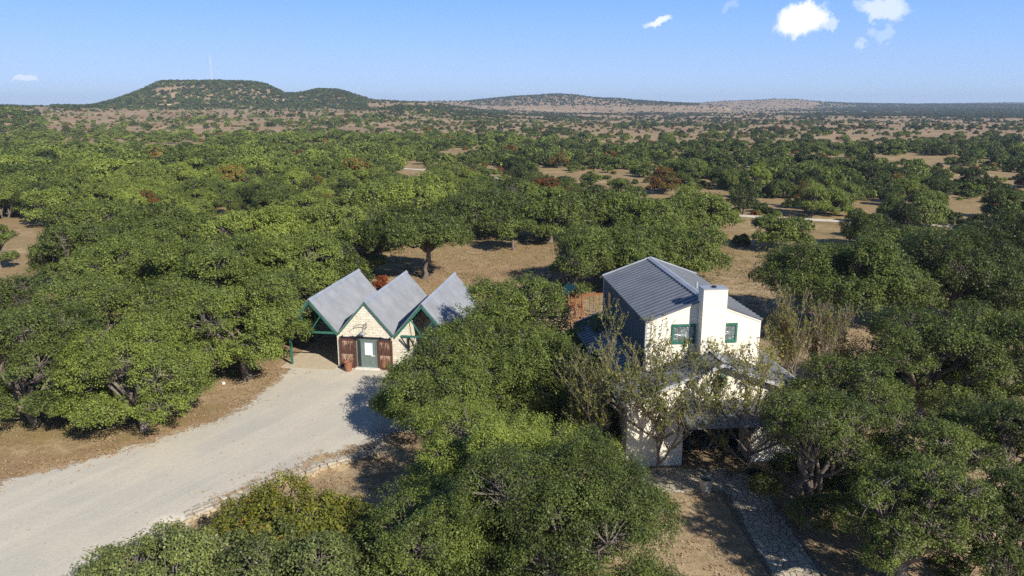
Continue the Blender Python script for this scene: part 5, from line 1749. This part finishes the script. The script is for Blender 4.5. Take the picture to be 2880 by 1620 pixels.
def grass_mat():
    m, n, out = new_mat('dry_grass_blades')
    r = n.new('ShaderNodeNewGeometry').outputs['Random Per Island']
    pos = n.new('ShaderNodeNewGeometry').outputs['Position']
    v = n.math('ADD', n.math('MULTIPLY', r, 0.5), n.math('MULTIPLY', n.noise(pos, 0.3, 3.0), 0.6))
    c = n.mix(n.ramp(v, 0.3, 0.55), (0.15, 0.13, 0.045), (0.31, 0.225, 0.12))
    c = n.mix(n.ramp(v, 0.55, 0.85), c, (0.42, 0.30, 0.17))
    b = n.new('ShaderNodeBsdfPrincipled', {'Base Color': c, 'Roughness': 0.8})
    n.l.new(b.outputs[0], out.inputs[0])
    return m


g4 = np.random.default_rng(21)
N = 260000
X = g4.uniform(-46, 30, N); Y = g4.uniform(24, 130, N)
Z = terrain_h(X, Y); XD, YD, DP = projd(X, Y, Z)
DD = poly_dist(X, Y, DRIVE)
cl = vnoise(X, Y, 0.9) * 0.5 + vnoise(X, Y, 0.35) * 0.5
inn = (XD > -60) & (XD < 2640) & (YD < 1500)
foot = (inside(X, Y, PATH) | inside(X, Y, PATIO))
gxy = np.stack([X - GO.x, Y - GO.y]); gl = (gxy[0] * math.cos(GTH) + gxy[1] * math.sin(GTH), -gxy[0] * math.sin(GTH) + gxy[1] * math.cos(GTH))
bld = (gl[0] > -4.5) & (gl[0] < 9) & (gl[1] > -1) & (gl[1] < 10.6)
hxy = np.stack([X - HO.x, Y - HO.y]); hl_ = (hxy[0] * math.cos(HTH) + hxy[1] * math.sin(HTH), -hxy[0] * math.sin(HTH) + hxy[1] * math.cos(HTH))
bld |= (hl_[0] > -.2) & (hl_[0] < 10.1) & (hl_[1] > -.1) & (hl_[1] < 14.4)
p_l = np.where(DD > 0, np.exp(-DD / 0.5) * 0.9 * (cl > 0.52), np.where(DD > -3, 0.9 * (cl > 0.45), 0.35 * (cl > 0.5)))
p_l = np.where(Y > 62, 0.0, p_l) * np.where(foot, 0.15, 1)
p_l = p_l * np.where((XD < 900) & (DD < -0.5), 0.45, 1.0)
kl = inn & ~bld & (g4.random(N) < p_l)
P = np.stack([X, Y, Z + 0.045], 1)[kl]
LV, LF, ln_ = leaves_np(g4, P, np.full(len(P), 0.22), 4, 0.10, 0.6, True, flat=0.08, spread=0.5)
LV[:, 2] = np.maximum(LV[:, 2], terrain_h(LV[:, 0], LV[:, 1]) + 0.036)
tag(link('fallen_leaves', mesh_np('fallen_leaves', LV, LF, ln_, [litter_mat()])), 'brown fallen oak leaves strewn over the yard and driveway edges', 'leaves', kind='stuff')
p_g = np.where(DD > -0.3, 0.0, 1.0) * ((cl > 0.5) * 0.55 + 0.08) * (~foot) * (~bld)
p_g = np.where((XD > 1500) & (Y < 60), 0.04, p_g)
kg = inn & (g4.random(N) < p_g)
P = np.stack([X, Y, Z], 1)[kg]
nb = 5
C0 = np.repeat(P, nb, 0); n_ = len(C0)
C0[:, :2] += g4.normal(0, .09, (n_, 2))
hh = g4.uniform(.05, .15, n_) * np.where(C0[:, 1] > 66, 1.5, 1.0)
ln2 = g4.normal(0, .10, (n_, 2)); a_ = g4.uniform(0, 6.28, n_); wd_ = .012 * np.where(C0[:, 1] > 66, 1.6, 1.0)
sx = np.stack([np.cos(a_) * wd_, np.sin(a_) * wd_, np.zeros(n_)], 1)
tp = C0 + np.stack([ln2[:, 0], ln2[:, 1], hh], 1)
GV = np.stack([C0 - sx, C0 + sx, tp], 1).reshape(-1, 3)
tag(link('dry_grass', mesh_np('dry_grass', GV, np.arange(len(GV)), 3, [grass_mat()])), 'short dry straw colored grass tufts across the yard and field', 'grass', kind='stuff')

# ------------------------------------------------------------------ mast on the hill
ra = 1500.0
dirx = (603 - 1440) / 2171.0
my = ra / math.hypot(1, dirx); mx = my * dirx
mz = ground_z(mx, my)
mh = 48.0
mast = empty('radio_mast', (mx, my, mz), 0, 'thin lattice radio mast on top of the flat topped hill', 'mast')
mm = MB()
for k in range(3):
    a = k * 2.094
    mm.beam((1.3 * math.cos(a), 1.3 * math.sin(a), -1), (0.3 * math.cos(a), 0.3 * math.sin(a), mh), 0.34, 0.34)
mm.build('legs', M['mast'], mast)
mb_ = MB()
for lev in range(24):
    z0, z1 = lev * mh / 24, (lev + 1) * mh / 24
    w0, w1 = 1.3 - .95 * lev / 24, 1.3 - .95 * (lev + 1) / 24
    for k in range(3):
        a, b = k * 2.094, (k + 1) * 2.094
        mb_.beam((w0 * math.cos(a), w0 * math.sin(a), z0), (w1 * math.cos(b), w1 * math.sin(b), z1), 0.09, 0.09)
        mb_.beam((w0 * math.cos(a), w0 * math.sin(a), z0), (w0 * math.cos(b), w0 * math.sin(b), z0), 0.09, 0.09)
mb_.build('lattice', M['mast'], mast)

# ------------------------------------------------------------------ haze
hz = MB(); hz.box((-9300, -9300, -6), (9300, 9300, 130))
m_, n_, out_ = new_mat('thin_blue_haze')
pv = n_.new('ShaderNodeVolumePrincipled', {'Color': (0.62, 0.78, 1.0), 'Density': 0.00013, 'Anisotropy': 0.0})
n_.l.new(pv.outputs[0], out_.inputs['Volume'])
tag(hz.build('haze', m_), 'thin bluish air haze over the plain', 'haze', kind='stuff')
